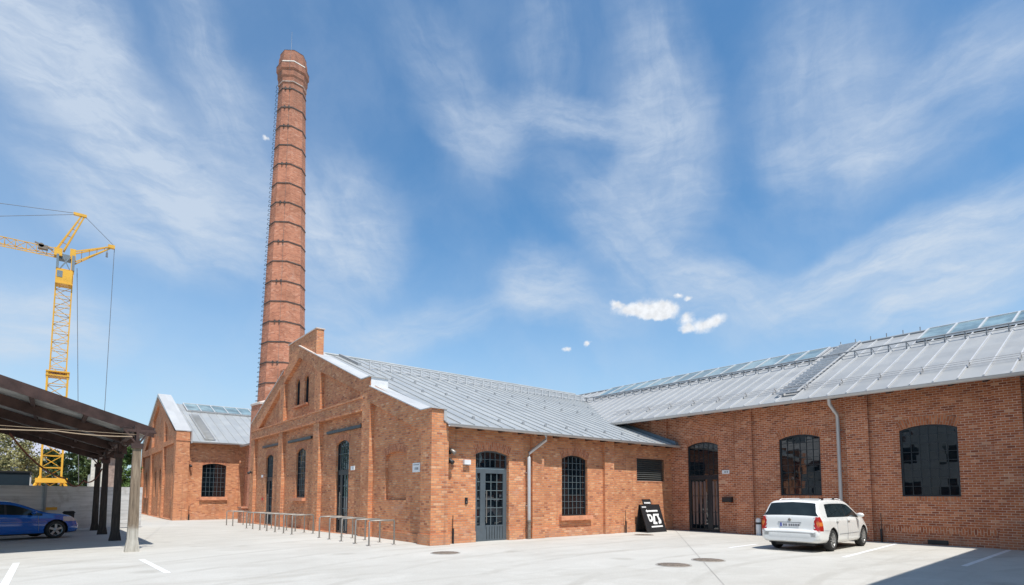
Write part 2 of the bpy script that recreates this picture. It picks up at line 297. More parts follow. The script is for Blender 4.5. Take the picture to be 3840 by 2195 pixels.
# ------------------------------------------------------------------ mesh builder
class MB:
    def __init__(s): s.v = []; s.f = []; s.uv = []; s.m = []; s.sm = []
    def face(s, pts, uv=None, mi=0, smooth=False):
        i = len(s.v); s.v += [tuple(p) for p in pts]; s.f.append(list(range(i, i+len(pts)))); s.uv.append(uv); s.m.append(mi); s.sm.append(smooth)
    def grid(s, rows, mi=0, closed=False, smooth=True):
        i0 = len(s.v); n = len(rows[0])
        for r_ in rows: s.v += [tuple(p) for p in r_]
        for a in range(len(rows)-1):
            for b_ in range(n if closed else n-1):
                c_ = (b_+1) % n
                s.f.append([i0+a*n+b_, i0+a*n+c_, i0+(a+1)*n+c_, i0+(a+1)*n+b_]); s.uv.append(None); s.m.append(mi); s.sm.append(smooth)
    def box(s, x0, x1, y0, y1, z0, z1, mi=0):
        s.hexa([(x0, y0, z0), (x1, y0, z0), (x1, y1, z0), (x0, y1, z0)], [(x0, y0, z1), (x1, y0, z1), (x1, y1, z1), (x0, y1, z1)], mi)
    def hexa(s, lo, hi, mi=0):
        i = len(s.v); s.v += [tuple(p) for p in lo]+[tuple(p) for p in hi]
        k = len(lo)
        fs = [[i+j for j in reversed(range(k))], [i+k+j for j in range(k)]]+[[i+j, i+(j+1) % k, i+k+(j+1) % k, i+k+j] for j in range(k)]
        for f in fs: s.f.append(f); s.uv.append(None); s.m.append(mi); s.sm.append(False)
    def bar(s, p0, p1, w_, h_=None, mi=0, up=(0, 0, 1)):
        p0 = Vector(p0); p1 = Vector(p1); h_ = h_ or w_; d = (p1-p0).normalized(); u = Vector(up)
        if abs(d.dot(u)) > .98: u = Vector((1, 0, 0))
        a = d.cross(u).normalized()*w_/2; b_ = a.cross(d).normalized()*h_/2
        s.hexa([p0-a-b_, p0+a-b_, p0+a+b_, p0-a+b_], [p1-a-b_, p1+a-b_, p1+a+b_, p1-a+b_], mi)
    def tube(s, pts, r, n=8, mi=0, caps=True):
        pts = [Vector(p) for p in pts]; rows = []
        for i, p in enumerate(pts):
            d = (pts[min(i+1, len(pts)-1)]-pts[max(i-1, 0)]).normalized(); u = Vector((0, 0, 1)) if abs(d.z) < .95 else Vector((1, 0, 0))
            a = d.cross(u).normalized(); b_ = a.cross(d).normalized(); rr = r[i] if isinstance(r, (list, tuple)) else r
            rows.append([p+a*math.cos(2*math.pi*k/n)*rr+b_*math.sin(2*math.pi*k/n)*rr for k in range(n)])
        s.grid(rows, mi, closed=True)
        if caps: s.face(rows[0], mi=mi); s.face(rows[-1], mi=mi)
    def lathe(s, c, prof, n=16, axis='z', mi=0):
        c = Vector(c); rows = []
        for (r_, h_) in prof:
            row = []
            for k in range(n):
                a = 2*math.pi*k/n; x, y = math.cos(a)*r_, math.sin(a)*r_
                row.append(c+(Vector((x, y, h_)) if axis == 'z' else Vector((x, h_, y)) if axis == 'y' else Vector((h_, x, y))))
            rows.append(row)
        s.grid(rows, mi, closed=True)
    def poly(s, outer, holes, fn, mi=0):
        bm = bmesh.new(); es = []
        for lp in [outer]+holes:
            vs = [bm.verts.new((p[0], p[1], 0)) for p in lp]
            es += [bm.edges.new((vs[i], vs[(i+1) % len(vs)])) for i in range(len(vs))]
        bmesh.ops.triangle_fill(bm, use_beauty=True, use_dissolve=False, edges=es, normal=(0, 0, 1))
        for f in bm.faces: s.face([fn(v.co.x, v.co.y) for v in f.verts], mi=mi)
        bm.free()
    def build(s, name, mats, parent=None, origin=(0, 0, 0), local=False, autosm=False):
        me = bpy.data.meshes.new(name); o = Vector(origin)
        if parent is not None and not local: o = Vector(parent['_o'])
        me.from_pydata([Vector(v)-o for v in s.v], [], s.f)
        mats = mats if isinstance(mats, (list, tuple)) else [mats]
        for m_ in mats: me.materials.append(m_)
        uvl = me.uv_layers.new(name='UVMap')
        for p, uv, mi, sm in zip(me.polygons, s.uv, s.m, s.sm):
            p.material_index = mi; p.use_smooth = sm
            if uv is not None:
                for li, q in zip(p.loop_indices, uv): uvl.data[li].uv = q
            else:
                nrm = p.normal
                if abs(nrm.z) > .75:
                    for li in p.loop_indices:
                        c_ = me.vertices[me.loops[li].vertex_index].co+o; uvl.data[li].uv = (c_.x, c_.y)
                else:
                    t = Vector((-nrm.y, nrm.x, 0)).normalized()
                    for li in p.loop_indices:
                        c_ = me.vertices[me.loops[li].vertex_index].co+o; uvl.data[li].uv = (t.dot(c_), c_.z)
        me.update()
        ob = bpy.data.objects.new(name, me); col.objects.link(ob)
        if parent is not None:
            ob.parent = parent
        else: ob.location = o
        ob['_o'] = tuple(o)
        return ob
def tag(o, label=None, cat=None, group=None, kind=None):
    for k, v in (('label', label), ('category', cat), ('group', group), ('kind', kind)):
        if v: o[k] = v
    return o
def empty(name, loc, rz=0., **kw):
    o = bpy.data.objects.new(name, None); col.objects.link(o); o.location = loc; o.rotation_euler = (0, 0, rz); o.empty_display_size = .3
    o['_o'] = tuple(loc); return tag(o, **kw)
def copy_tree(o, parent=None):
    c = o.copy(); col.objects.link(c); c.parent = parent
    for ch in [x for x in col.objects if x.parent == o]: copy_tree(ch, c)
    return c

def zg(y): return -.01*(min(max(y, 20), 48)-20)
# ------------------------------------------------------------------ ground
g = MB()
ys = [-60, 20, 48, 900]; xs = [-500, 700]
for i in range(3):
    g.face([(xs[0], ys[i], zg(ys[i])), (xs[1], ys[i], zg(ys[i])), (xs[1], ys[i+1], zg(ys[i+1])), (xs[0], ys[i+1], zg(ys[i+1]))])
tag(g.build('ground', GROUND), kind='structure')
def strip(name, pts, wd, mat, dz=.004):
    mb = MB(); (x0, y0), (x1, y1) = pts; d = Vector((x1-x0, y1-y0, 0)).normalized(); n_ = Vector((-d.y, d.x, 0))*wd/2
    mb.face([Vector((x0, y0, zg(y0)+dz))-n_, Vector((x1, y1, zg(y1)+dz))-n_, Vector((x1, y1, zg(y1)+dz))+n_, Vector((x0, y0, zg(y0)+dz))+n_])
    return tag(mb.build(name, mat), kind='structure')
for pts in [((-.57, 17.3), (-.58, 12.2)), ((1.75, 16.4), (1.88, 13.3)), ((16.0, 5.95), (21.9, 6.5)), ((16.2, 3.5), (22.0, 3.66)), ((16.1, 9.2), (18.0, 9.3))]:
    strip('parking_line', pts, .12, LINE)
for pts in [((22.3, 15.4), (8.5, 4.8))]:
    strip('ground_joint', pts, .022, JOINT, .005)

# ------------------------------------------------------------------ wall tools
def arc(h0, h1, zs, rise, n=10):
    if rise <= 0: return [(h1, zs), (h0, zs)]
    c = (h1-h0)/2; r_ = (c*c+rise*rise)/(2*rise); cz = zs+rise-r_; cx = (h0+h1)/2; a = math.asin(min(1, c/r_))
    if rise > c: a = math.pi-a
    return [(cx+r_*math.sin(a-2*a*i/n), cz+r_*math.cos(a-2*a*i/n)) for i in range(n+1)]
def opening(h0, h1, z0, zs, rise): return [(h0, z0), (h1, z0)]+arc(h0, h1, zs, rise)
class Wall:
    """axis 'x': wall plane X=const, h runs along Y, inside is +X.  axis 'y': wall plane Y=const, h runs along X, inside is +Y."""
    def __init__(s, axis, at): s.ax = axis; s.at = at
    def P(s, h, z, d=0.): return (s.at+d, h, z) if s.ax == 'x' else (h, s.at+d, z)
    def sheet(s, mb, outer, holes=(), d=0., depth=0., mi=0):
        mb.poly(outer, list(holes), lambda h, z: s.P(h, z, d), mi)
        if depth:
            for lp in holes: s.reveal(mb, lp, d, d+depth, mi)
    def reveal(s, mb, lp, d0, d1, mi=0, skip_bottom=False):
        for i in range(len(lp)):
            a, b_ = lp[i], lp[(i+1) % len(lp)]
            mb.face([s.P(a[0], a[1], d0), s.P(b_[0], b_[1], d0), s.P(b_[0], b_[1], d1), s.P(a[0], a[1], d1)], mi=mi)
    def slab(s, mb, h0, h1, z0, z1, d0, d1, mi=0):
        a = s.P(h0, z0, d0); b_ = s.P(h1, z1, d1)
        mb.box(min(a[0], b_[0]), max(a[0], b_[0]), min(a[1], b_[1]), max(a[1], b_[1]), z0, z1, mi)
    def archband(s, mb, h0, h1, zs, rise, th=.30, d=-.008, mi=0, n=14):
        lo = arc(h0, h1, zs, max(rise, .001), n); cx = (h0+h1)/2
        c = (h1-h0)/2; r_ = (c*c+rise*rise)/(2*rise); cz = zs+rise-r_
        hi = [(p[0]+(p[0]-cx)/r_*th, p[1]+(p[1]-cz)/r_*th) for p in lo]
        t = 0.
        for i in range(n):
            seg = math.hypot(lo[i+1][0]-lo[i][0], lo[i+1][1]-lo[i][1])*(1+th/r_/2)
            mb.face([s.P(*lo[i], d), s.P(*lo[i+1], d), s.P(*hi[i+1], d), s.P(*hi[i], d)], uv=[(0, t), (0, t+seg), (th, t+seg), (th, t)], mi=mi)
            mb.face([s.P(*hi[i], d), s.P(*hi[i+1], d), s.P(*hi[i+1], 0), s.P(*hi[i], 0)], mi=mi); t += seg
        for k in (0, n): mb.face([s.P(*lo[k], d), s.P(*hi[k], d), s.P(*hi[k], 0), s.P(*lo[k], 0)], mi=mi)
    def soldier(s, mb, h0, h1, z0, z1, d=-.006, mi=0):
        mb.face([s.P(h0, z0, d), s.P(h1, z0, d), s.P(h1, z1, d), s.P(h0, z1, d)], uv=[(0, h0), (0, h1), (z1-z0, h1), (z1-z0, h0)], mi=mi)
        s.slab(mb, h0, h1, z0, z1, d+.003, .05, mi)
    def arches(s, parent, lst, th=.30, d=-.008):
        for o in lst: mb = MB(); s.archband(mb, o[0], o[1], o[3], o[4], th, d); mb.build('arch', BRT, parent)
    def window(s, parent, h0, h1, z0, zs, rise, d, cols, rows, fr=.06, mun=.013, frame_mat=None, mun_mat=None, name='window'):
        lp = opening(h0, h1, z0, zs, rise); inner = opening(h0+fr, h1-fr, z0+fr, zs-fr*.4 if rise else zs-fr, max(rise-fr*.6, 0) if rise else 0)
        mb = MB(); s.sheet(mb, lp, [inner], d=d-.03, depth=.05)
        fo = mb.build(name, frame_mat or STEEL, parent)
        gb = MB(); gb.poly(inner, [], lambda h, z: s.P(h, z, d+.012)); gb.build('pane', GL, fo, local=False)
        mu = MB(); top = lambda h: zs+rise*(1-((h-(h0+h1)/2)/((h1-h0)/2))**2)-fr if rise else zs-fr
        for i in range(1, cols):
            h = h0+fr+(h1-h0-2*fr)*i/cols; s.slab(mu, h-mun/2, h+mun/2, z0+fr, top(h), d-.012, d+.010)
        for j in range(1, rows):
            z = z0+fr+(zs-z0-fr)*j/(rows-(.4 if rise else 0)); 
            if z < zs+rise*.5-fr: s.slab(mu, h0+fr, h1-fr, z-mun/2, z+mun/2, d-.014, d+.008)
        if mu.f: mu.build('muntin', mun_mat or MUN, fo)
        return fo

# ================================================================== HALL A (gable G facing -X, long wall facing -Y)
A = empty('brick_hall', (9.2, 15.3, 0), label='orange brick hall with stepped gable and grey metal roof in the middle', cat='building')
G = Wall('x', 9.2); BX = .18
top = lambda y: 4.34+(y-15.95)*.352 if y < 20.2 else 6.08+(y-20.55)*.3853 if y < 28.1 else 8.989-(y-28.1)*.372
low_ = lambda y: top(y)-.66
P = [(15.3, 15.95), (19.85, 20.55), (25.13, 25.83), (30.4, 31.05), (35.7, 36.45)]
outer = [(15.3, zg(15)-.1), (36.45, -.4), (36.45, top(36.45)), (31.0, top(31.0)), (28.1, top(28.1)), (20.56, 6.08), (20.55, 6.098), (19.85, 6.098), (19.849, top(19.85)), (15.95, 4.34), (15.3, 4.34)]
bays = []
def bay(a, b_, z0, z1=None, za=None, zb=None):
    return [(a, z0), (b_, z0), (b_, zb if zb is not None else z1), (a, za if za is not None else z1)]
B0 = [(15.95, -.02), (19.85, -.02), (19.85, low_(19.85)+.05), (15.95, 3.66)]
lower = [bay(20.55, 25.13, -.02, 4.85), bay(25.83, 30.4, -.06, 4.85), bay(31.05, 35.7, -.1, 4.85)]
u1 = [(20.75, 5.42), (25.13, 5.42), (25.13, low_(25.13)), (20.75, 5.62)]
u2 = [(25.83, 5.42), (30.4, 5.42), (30.4, low_(30.4)), (28.1, 8.42), (25.83, low_(25.83))]
u3 = [(31.05, 5.42), (35.0, 5.42), (31.05, low_(31.05))]
mb = MB(); holes = [B0]+lower+[u1, u2, u3]
G.sheet(mb, outer, holes, 0, BX)
# string course and rake get a shallow projecting lip
for (a, b_) in [(20.55, 36.45)]:
    G.slab(mb, a, b_, 5.34, 5.42, -.035, 0); G.slab(mb, a, b_, 4.85, 4.92, -.03, 0)
for (a, b_) in P[:3]+P[3:]:
    G.slab(mb, a-.05, b_+.05 if a > 16 else b_+.05, -.35, .34, -.05, 0) if a > 16 else None
mb.box(9.15, 9.90, 15.23, 16.0, -.05, .34)
G.slab(mb, 16.02, 18.9, -.05, .30, BX-.05, BX)
mb.build('gable_wall', BR, A)
# recessed back sheet of the gable with its openings
mb = MB()
D1 = (22.12, 23.5, -.06, 3.72, .17); W1 = (27.25, 28.62, 1.42, 3.66, .2); D2 = (32.45, 33.82, -.14, 3.66, .17)
T1 = (28.42, 29.05, 6.03, 7.18, .27); T2 = (27.15, 27.76, 6.03, 7.18, .27)
hs = [opening(*o) for o in (D1, W1, D2, T1, T2)]
niche = opening(17.22, 18.82, 1.4, 3.0, .14)
GB = Wall('x', 9.2+BX)
GB.sheet(mb, [(15.4, -.2), (36.3, -.5), (36.3, 5.9), (28.1, 8.9), (15.4, 4.1)], hs+[niche], 0, .22)
mb.box(9.40+.10, 9.42+.10, 17.0, 19.0, 1.3, 3.3)
mb.build('wall', BR, A)
GB.arches(A, [D1, W1, D2]); GB.arches(A, [(17.22, 18.82, 0, 3.0, .14)], .26); GB.arches(A, [T1, T2], .16, -.006)
mb = MB(); mb.box(9.2, 9.42, 27.12, 28.9, 1.27, 1.42); mb.build('window_sill', TERRA, A)
mb = MB(); mb.box(9.24, 9.40, 27.05, 29.15, 5.93, 6.03); mb.build('window_sill', BRT, A)
GB.window(A, *W1, .11, 5, 8)
for o in (T1, T2): GB.window(A, *o, .12, 1, 1, fr=.03)
def glazed_door(parent, wl, o, d, tz=2.55, leaf=None, fmat=STEEL, frameh=.0, gridcols=3, handle_h=None, rows=5, panel=.0, side=.28, trows=2, mmat=None):
    h0, h1, z0, zs, rise = o
    # transom light
    wl.window(parent, h0, h1, tz, zs, rise, d, 6, trows, fr=.05, frame_mat=fmat, mun_mat=mmat, name='transom_window')
    leafs = leaf or [(h0, h1)]
    mb = MB(); holes_ = []
    for (a, b_) in leafs: holes_.append([(a+.11, z0+.12+panel), (b_-.11, z0+.12+panel), (b_-.11, tz-.16), (a+.11, tz-.16)])
    wl.sheet(mb, [(h0, z0), (h1, z0), (h1, tz-.005), (h0, tz-.005)], holes_, d-.035, .05)
    dr = mb.build('door', fmat, parent)
    gb = MB()
    for hh in holes_: gb.poly(hh, [], lambda h, z: wl.P(h, z, d+.01))
    gb.build('pane', GL, dr)
    mu = MB()
    for hh, (a, b_) in zip(holes_, leafs):
        nc = gridcols if (b_-a) > .8 else 1
        for i in range(1, nc): 
            h = hh[0][0]+(hh[1][0]-hh[0][0])*i/nc; wl.slab(mu, h-.012, h+.012, hh[0][1], hh[2][1], d-.01, d+.008)
        for j in range(1, rows):
            z = hh[0][1]+(hh[2][1]-hh[0][1])*j/rows; wl.slab(mu, hh[0][0], hh[1][0], z-.012, z+.012, d-.012, d+.006)
    mu.build('muntin', mmat or MUN, dr)
    if handle_h is not None:
        hb = MB(); hb.tube([wl.P(handle_h, z0+.62, d-.12), wl.P(handle_h, z0+1.75, d-.12)], .016, 8)
        for z in (z0+.72, z0+1.65): hb.tube([wl.P(handle_h, z, d-.12), wl.P(handle_h, z, d-.03)], .012, 6)
        hb.build('handle', INOX, dr)
    return dr
glazed_door(A, GB, D1, .12, 2.58, leaf=[(22.12, 23.05), (23.05, 23.5)], handle_h=23.0)
glazed_door(A, GB, D2, .12, 2.5, leaf=[(32.45, 33.4), (33.4, 33.82)], handle_h=33.35)
for (a, b_, z) in [(20.82, 24.42, 4.30), (26.40, 29.75, 4.28), (31.2, 34.3, 4.30)]:
    mb = MB(); mb.box(9.28, 9.378, a, b_, z-.06, z+.06); mb.build('steel_beam', STEEL, A)
# parapet block on the apex
mb = MB()
for (ya, yb) in ((25.98, 28.1), (28.1, 30.0)): mb.hexa([(9.27, ya, top(ya)-.3), (9.62, ya, top(ya)-.3), (9.62, yb, top(yb)-.3), (9.27, yb, top(yb)-.3)], [(9.27, ya, 9.42), (9.62, ya, 9.42), (9.62, yb, 9.42), (9.27, yb, 9.42)])
mb.build('parapet_block', BR, A)
mb = MB(); mb.box(9.23, 9.66, 25.94, 30.04, 9.422, 9.47); mb.build('parapet_cap', COPING, A)
mb = MB(); mb.hexa([(9.13, 26.0, top(26.0)), (9.262, 26.0, top(26.0)), (9.262, 28.1, top(28.1)), (9.13, 28.1, top(28.1))], [(9.13, 26.0, top(26.0)+.05), (9.262, 26.0, top(26.0)+.05), (9.262, 28.1, top(28.1)+.05), (9.13, 28.1, top(28.1)+.05)])
mb.build('coping', COPING, A)
mb = MB(); mb.box(9.16, 9.40, 30.38, 31.07, top(30.4)-.25, top(30.4)+.10); mb.build('pilaster_cap', BRT, A)
# metal capped verge
mb = MB()
def rakeslab(mb, x0, x1, ya, yb, t0, t1, f=top):
    mb.hexa([(x0, ya, f(ya)+t0), (x1, ya, f(ya)+t0), (x1, yb, f(yb)+t0), (x0, yb, f(yb)+t0)], [(x0, ya, f(ya)+t1), (x1, ya, f(ya)+t1), (x1, yb, f(yb)+t1), (x0, yb, f(yb)+t1)])
rakeslab(mb, 9.15, 9.92, 15.95, 19.86, .002, .035); rakeslab(mb, 9.15, 9.92, 20.56, 25.95, .002, .035)
rakeslab(mb, 9.64, 9.92, 25.95, 28.1, .002, .035); rakeslab(mb, 9.64, 9.92, 28.1, 30.4, .002, .035); rakeslab(mb, 9.15, 9.92, 30.4, 36.5, .002, .035)
mb.box(9.15, 9.95, 19.8, 20.62, 6.10, 6.135); 
mb.box(9.64, 9.74, 15.26, 15.34, 3.98, 4.36); mb.box(9.15, 9.74, 15.24, 15.98, 4.342, 4.37)
mb.build('verge_cap', ZNC, A)
mb = MB(); mb.box(9.225, 9.94, 19.846, 19.862, 5.66, 6.10); mb.box(9.93, 9.945, 19.85, 20.6, 5.6, 6.10); mb.build('flashing', WHM, A)
mb = MB(); mb.box(9.206, 9.90, 19.866, 20.55, 5.5, 6.098); mb.build('verge_pier', BR, A)
# parapet wall body behind verge (thickness) and corner pillar
mb = MB()
for ya, yb in ((15.95, 19.84), (20.56, 28.1)): mb.hexa([(9.66, ya, 3.4), (9.9, ya, 3.4), (9.9, yb, 3.4), (9.66, yb, 3.4)], [(9.66, ya, top(ya)-.002), (9.9, ya, top(ya)-.002), (9.9, yb, top(yb)-.002), (9.66, yb, top(yb)-.002)])
mb.box(9.203, 9.64, 15.302, 15.94, 3.953, 4.338)
mb.build('parapet', BR, A)
# long wall facing -Y
AW = Wall('y', 15.6)
AD = (11.10, 12.55, -.02, 2.99, .14); AWN = (15.24, 16.68, .78, 3.0, .16); LV = (19.8, 21.87, 2.2, 3.24, 0)
mb = MB()
AW.sheet(mb, [(9.3, -.1), (22.5, -.1), (22.5, 3.95), (9.3, 3.95)], [opening(*AD), opening(*AWN), opening(*LV)], 0, .2)
AW.slab(mb, 9.203, 9.85, -.06, 3.95, -.299, .1)                       # corner pillar
PA = Wall('y', 15.54); 
da = list(reversed(arc(11.10, 12.55, 2.99, .14)))
PA.sheet(mb, [(9.85, .36), (11.10, .36)]+da+[(12.55, .36), (13.24, .36), (13.24, 3.9), (9.85, 3.9)])
dl = [(11.10, .36)]+da+[(12.55, .36)]
for p, q in zip(dl[:-1], dl[1:]): mb.face([PA.P(*p, 0), PA.P(*q, 0), PA.P(*q, .06), PA.P(*p, .06)])
mb.face([PA.P(13.24, .3, 0), PA.P(13.24, 3.9, 0), PA.P(13.24, 3.9, .06), PA.P(13.24, .3, .06)])
AW.slab(mb, 9.90, 11.10, -.06, .36, -.10, 0); AW.slab(mb, 12.55, 13.20, -.06, .36, -.10, 0)
for (a, b_) in [(13.62, 14.2), (17.6, 18.18)]: AW.slab(mb, a, b_, -.06, 3.9, -.125, 0)
AW.slab(mb, 13.61, 17.4, -.06, .34, -.13, -.101) if False else None
AW.slab(mb, 14.2, 17.35, -.06, .34, -.05, 0); AW.slab(mb, 13.58, 14.2, -.06, .34, -.16, -.126)
AW.slab(mb, 18.2, 22.3, -.06, .34, -.04, 0)
mb.build('wall', BR, A)
PA.arches(A, [AD]); AW.arches(A, [AWN], .3, -.01)
mb = MB(); AW.slab(mb, 15.08, 16.85, .62, .775, -.14, .12); mb.build('window_sill', TERRA, A)
AW.window(A, *AWN, .14, 6, 9, fr=.05)
# louvre
lv = MB(); AW.slab(lv, 19.8, 21.87, 2.2, 3.24, .15, .19)
for i in range(11): lv.hexa([(19.84, 15.61, 2.22+i*.093), (21.83, 15.61, 2.22+i*.093), (21.83, 15.70, 2.275+i*.093), (19.84, 15.70, 2.275+i*.093)], [(19.84, 15.61, 2.226+i*.093), (21.83, 15.61, 2.226+i*.093), (21.83, 15.70, 2.281+i*.093), (19.84, 15.70, 2.281+i*.093)])
lo = lv.build('vent_louvre', plain('louvre_grey', (.10, .105, .10), .5), A)
fb = MB(); AW.sheet(fb, opening(19.78, 21.89, 2.18, 3.26, 0), [opening(19.82, 21.85, 2.22, 3.22, 0)], -.012, .03); fb.build('louvre_frame', TERRA, lo)
# grey double door
dr = glazed_door(A, AW, (11.10, 12.55, 0.0, 2.99, .14), .10, 2.50, leaf=[(11.14, 11.50), (11.50, 12.5)], fmat=STEELD, handle_h=11.60, rows=6, panel=.42)
mb = MB()
for i in range(1, 8): AW.slab(mb, 11.55+i*.115, 11.563+i*.115, .06, .50, .052, .066)
mb.build('kick_panel_groove', STEEL, dr)
# roof
def roofA(y): return 3.9+(y-15.18)*.3795 if y <= 28.1 else 3.9+(28.1-15.18)*.3795-(y-28.1)*.372
def rslab(mb, x0, x1, ya, yb, t0, t1): rakeslab(mb, x0, x1, ya, yb, t0, t1, roofA)
mb = MB(); rslab(mb, 9.74, 22.38, 15.18, 19.2, -.04, 0); rslab(mb, 9.74, 29.5, 19.2, 28.1, -.04, 0); rslab(mb, 9.74, 29.5, 28.1, 36.6, -.04, 0)
x = 10.22
while x < 29:
    y0 = 15.18
    mb.hexa([(x-.012, y0, roofA(y0)), (x+.012, y0, roofA(y0)), (x+.012, 28.1, roofA(28.1)), (x-.012, 28.1, roofA(28.1))], [(x-.008, y0, roofA(y0)+.04), (x+.008, y0, roofA(y0)+.04), (x+.008, 28.1, roofA(28.1)+.04), (x-.008, 28.1, roofA(28.1)+.04)])
    if x > 21.7: pass
    x += .58
rA = mb.build('roof', ZN, A)
mb = MB(); mb.tube([(9.75, 28.1, roofA(28.1)+.03), (28.8, 28.1, roofA(28.1)+.03)], .07, 6); mb.build('ridge_cap', ZN, rA)
mb = MB(); ry = 24.9; rz = roofA(ry)
for zz, rr in ((.10, .02), (.36, .04)): mb.tube([(11.45, ry, rz+zz), (26.9, ry, rz+zz)], rr, 6)
x = 11.5
while x < 26.8: mb.box(x-.035, x+.035, ry-.03, ry+.03, rz-.02, rz+.40); x += .56
mb.build('snow_rail', SEAM, rA)
mb = MB(); mb.hexa([(11.2, 25.6, roofA(25.6)), (11.36, 25.6, roofA(25.6)), (11.36, 28.05, roofA(28.05)), (11.2, 28.05, roofA(28.05))], [(11.2, 25.6, roofA(25.6)+.14), (11.36, 25.6, roofA(25.6)+.14), (11.36, 28.05, roofA(28.05)+.14), (11.2, 28.05, roofA(28.05)+.14)])
mb.build('roof_duct', GREYP, rA)
for yy, off in ((16.15, 0), (20.4, .4), (22.6, .1)):
    x = 11.4+off
    while x < 21.3+(yy-16)*1.0:
        mb = MB(); z = roofA(yy); mb.hexa([(x-.05, yy-.05, z-.02), (x+.05, yy-.05, z-.02), (x+.05, yy+.03, z+.02), (x-.05, yy+.03, z+.02)], [(x-.05, yy-.04, z+.10), (x+.05, yy-.04, z+.10), (x+.05, yy-.01, z+.09), (x-.05, yy-.01, z+.09)]); mb.build('snow_stop', GREYP, rA); x += 1.16
def gutter(mb, p0, p1, out_, r_=.075):
    p0 = Vector(p0); p1 = Vector(p1); o = Vector(out_); up = Vector((0, 0, 1)); rows = []
    prof = [(math.cos(a)*r_, math.sin(a)*r_) for a in [R(180+k*180/8) for k in range(9)]]
    prof += [(r_+.012, .012), (r_-.006, .0)]+[(p[0]*.93, p[1]*.93) for p in reversed(prof)]
    for p in (p0, p1): rows.append([p+o*a+up*b_ for (a, b_) in prof])
    mb.grid(rows, smooth=False, closed=True)
    mb.face(rows[0]); mb.face(rows[1])
mb = MB(); gutter(mb, (9.76, 15.13, 3.86), (22.36, 15.13, 3.86), (0, -1, 0)); gA = mb.build('gutter', ZNG, A)
x = 10.3
while x < 22.2: mb = MB(); mb.box(x-.04, x+.04, 15.24, 15.61, 3.78, 3.87); mb.build('rafter_tail', RUST, A); x += .9
mb = MB(); mb.face([(9.74, 15.2, 3.84), (22.38, 15.2, 3.84), (22.38, 15.62, 4.0), (9.74, 15.62, 4.0)]); mb.build('soffit', RUST, A)
# flashing where this roof meets the other hall's wall
mb = MB(); rslab(mb, 22.18, 22.36, 15.2, 18.9, .01, .16); mb.build('flashing', GREYC, A)
mb = MB(); mb.tube([(13.98, 15.13, 3.80), (13.98, 15.13, 3.62), (13.42, 15.44, 3.12), (13.42, 15.44, 2.95), (13.42, 15.44, .62)], .062, 12); dp = mb.build('downpipe', ZNG, A)
mb = MB(); mb.tube([(13.42, 15.44, .64), (13.42, 15.44, -.01)], .066, 10); mb.tube([(13.42, 15.44, .62), (13.42, 15.44, .68)], .082, 10); mb.build('pipe_shoe', IRON, dp)
mb = MB()
for z in (1.2, 2.4): mb.box(13.36, 13.48, 15.45, 15.6, z-.02, z+.02)
mb.build('pipe_bracket', ZNG, dp)
for x, t_ in ((10.16, .92), (18.88, .95)):
    mb = MB(); mb.tube([(x, 15.46, 0), (x, 15.46, .5)], .035, 8); mb.tube([(x, 15.48, .5), (x, 15.48, t_)], .012, 6); mb.build('conduit', BLACK, A)

# ================================================================== HALL B
B = empty('brick_hall', (22.4, 6., 0), label='red brown brick hall on the right with skylights along its metal roof', cat='building')
BW = Wall('x', 22.4)
W1 = (8.98, 10.53, 1.6, 3.82, .15); W2 = (4.80, 6.40, 1.58, 3.82, .15); BD = (13.2, 14.72, 0., 3.80, .17)
W3 = (.9, 2.5, 1.58, 3.82, .15)
mb = MB()
BW.sheet(mb, [(.6, -.1), (22.0, -.1), (22.0, 5.45), (.6, 5.45)], [opening(*W1), opening(*W2), opening(*BD), opening(*W3)], 0, .12)
for (a, b_) in [(11.6, 12.35), (7.30, 8.02), (3.2, 3.88), (15.75, 16.6)]: BW.slab(mb, a, b_, -.05, 5.4, -.13, 0)
for (a, b_) in [(7.28, 8.05), (11.58, 12.37), (3.18, 3.9)]: BW.slab(mb, a, b_, -.05, .5, -.16, -.131)
mb.build('wall', BRB, B)
BW.arches(B, [W1, W2, W3], .3, -.01); BW.arches(B, [BD], .28, -.01)
for o in (W1, W2, W3): mb = MB(); BW.soldier(mb, o[0], o[1], o[2]-.13, o[2]-.002); mb.build('window_sill', BRT, B)
for (a, b_) in [(3.95, 7.24), (8.08, 11.5), (12.4, 13.15)]: mb = MB(); BW.soldier(mb, a, b_, .38, .56); mb.build('base_course', BRB, B)
for o in (W1, W2, W3): BW.window(B, *o, .08, 6, 8, fr=.05, mun=.018, mun_mat=STEEL)
glazed_door(B, BW, BD, .09, 2.45, leaf=[(13.2, 13.68), (13.68, 14.72)], gridcols=4, handle_h=13.78, rows=3, trows=6, mmat=STEEL)
for i, (a, b_) in enumerate([(13.30, 13.40), (13.47, 13.56), (13.90, 14.02), (14.10, 14.20), (14.29, 14.39), (14.47, 14.55)]):  # pinkish wall reflection in the door glass, put in as thin coloured strips
    mb = MB(); BW.slab(mb, a, b_, .30, 2.22, .094, .099); mb.build('reflection_strip', plain('pink_wall_reflection', (.17, .115, .10), .7) if i == 0 else bpy.data.materials['pink_wall_reflection'], B)
S = .47; EX, EZ, RX = 21.52, 5.2, 29.0; RZ = EZ+S*(RX-EX)
def zB(x): return EZ+S*(x-EX) if x <= RX else RZ-S*(x-RX)
def bslab(mb, ya, yb, xa, xb, t0, t1):
    mb.hexa([(xa, ya, zB(xa)+t0), (xb, ya, zB(xb)+t0), (xb, yb, zB(xb)+t0), (xa, yb, zB(xa)+t0)], [(xa, ya, zB(xa)+t1), (xb, ya, zB(xb)+t1), (xb, yb, zB(xb)+t1), (xa, yb, zB(xa)+t1)])
mb = MB(); bslab(mb, 1.6, 40, EX, RX, -.05, 0); bslab(mb, 1.6, 40, RX, 36.4, -.05, 0)
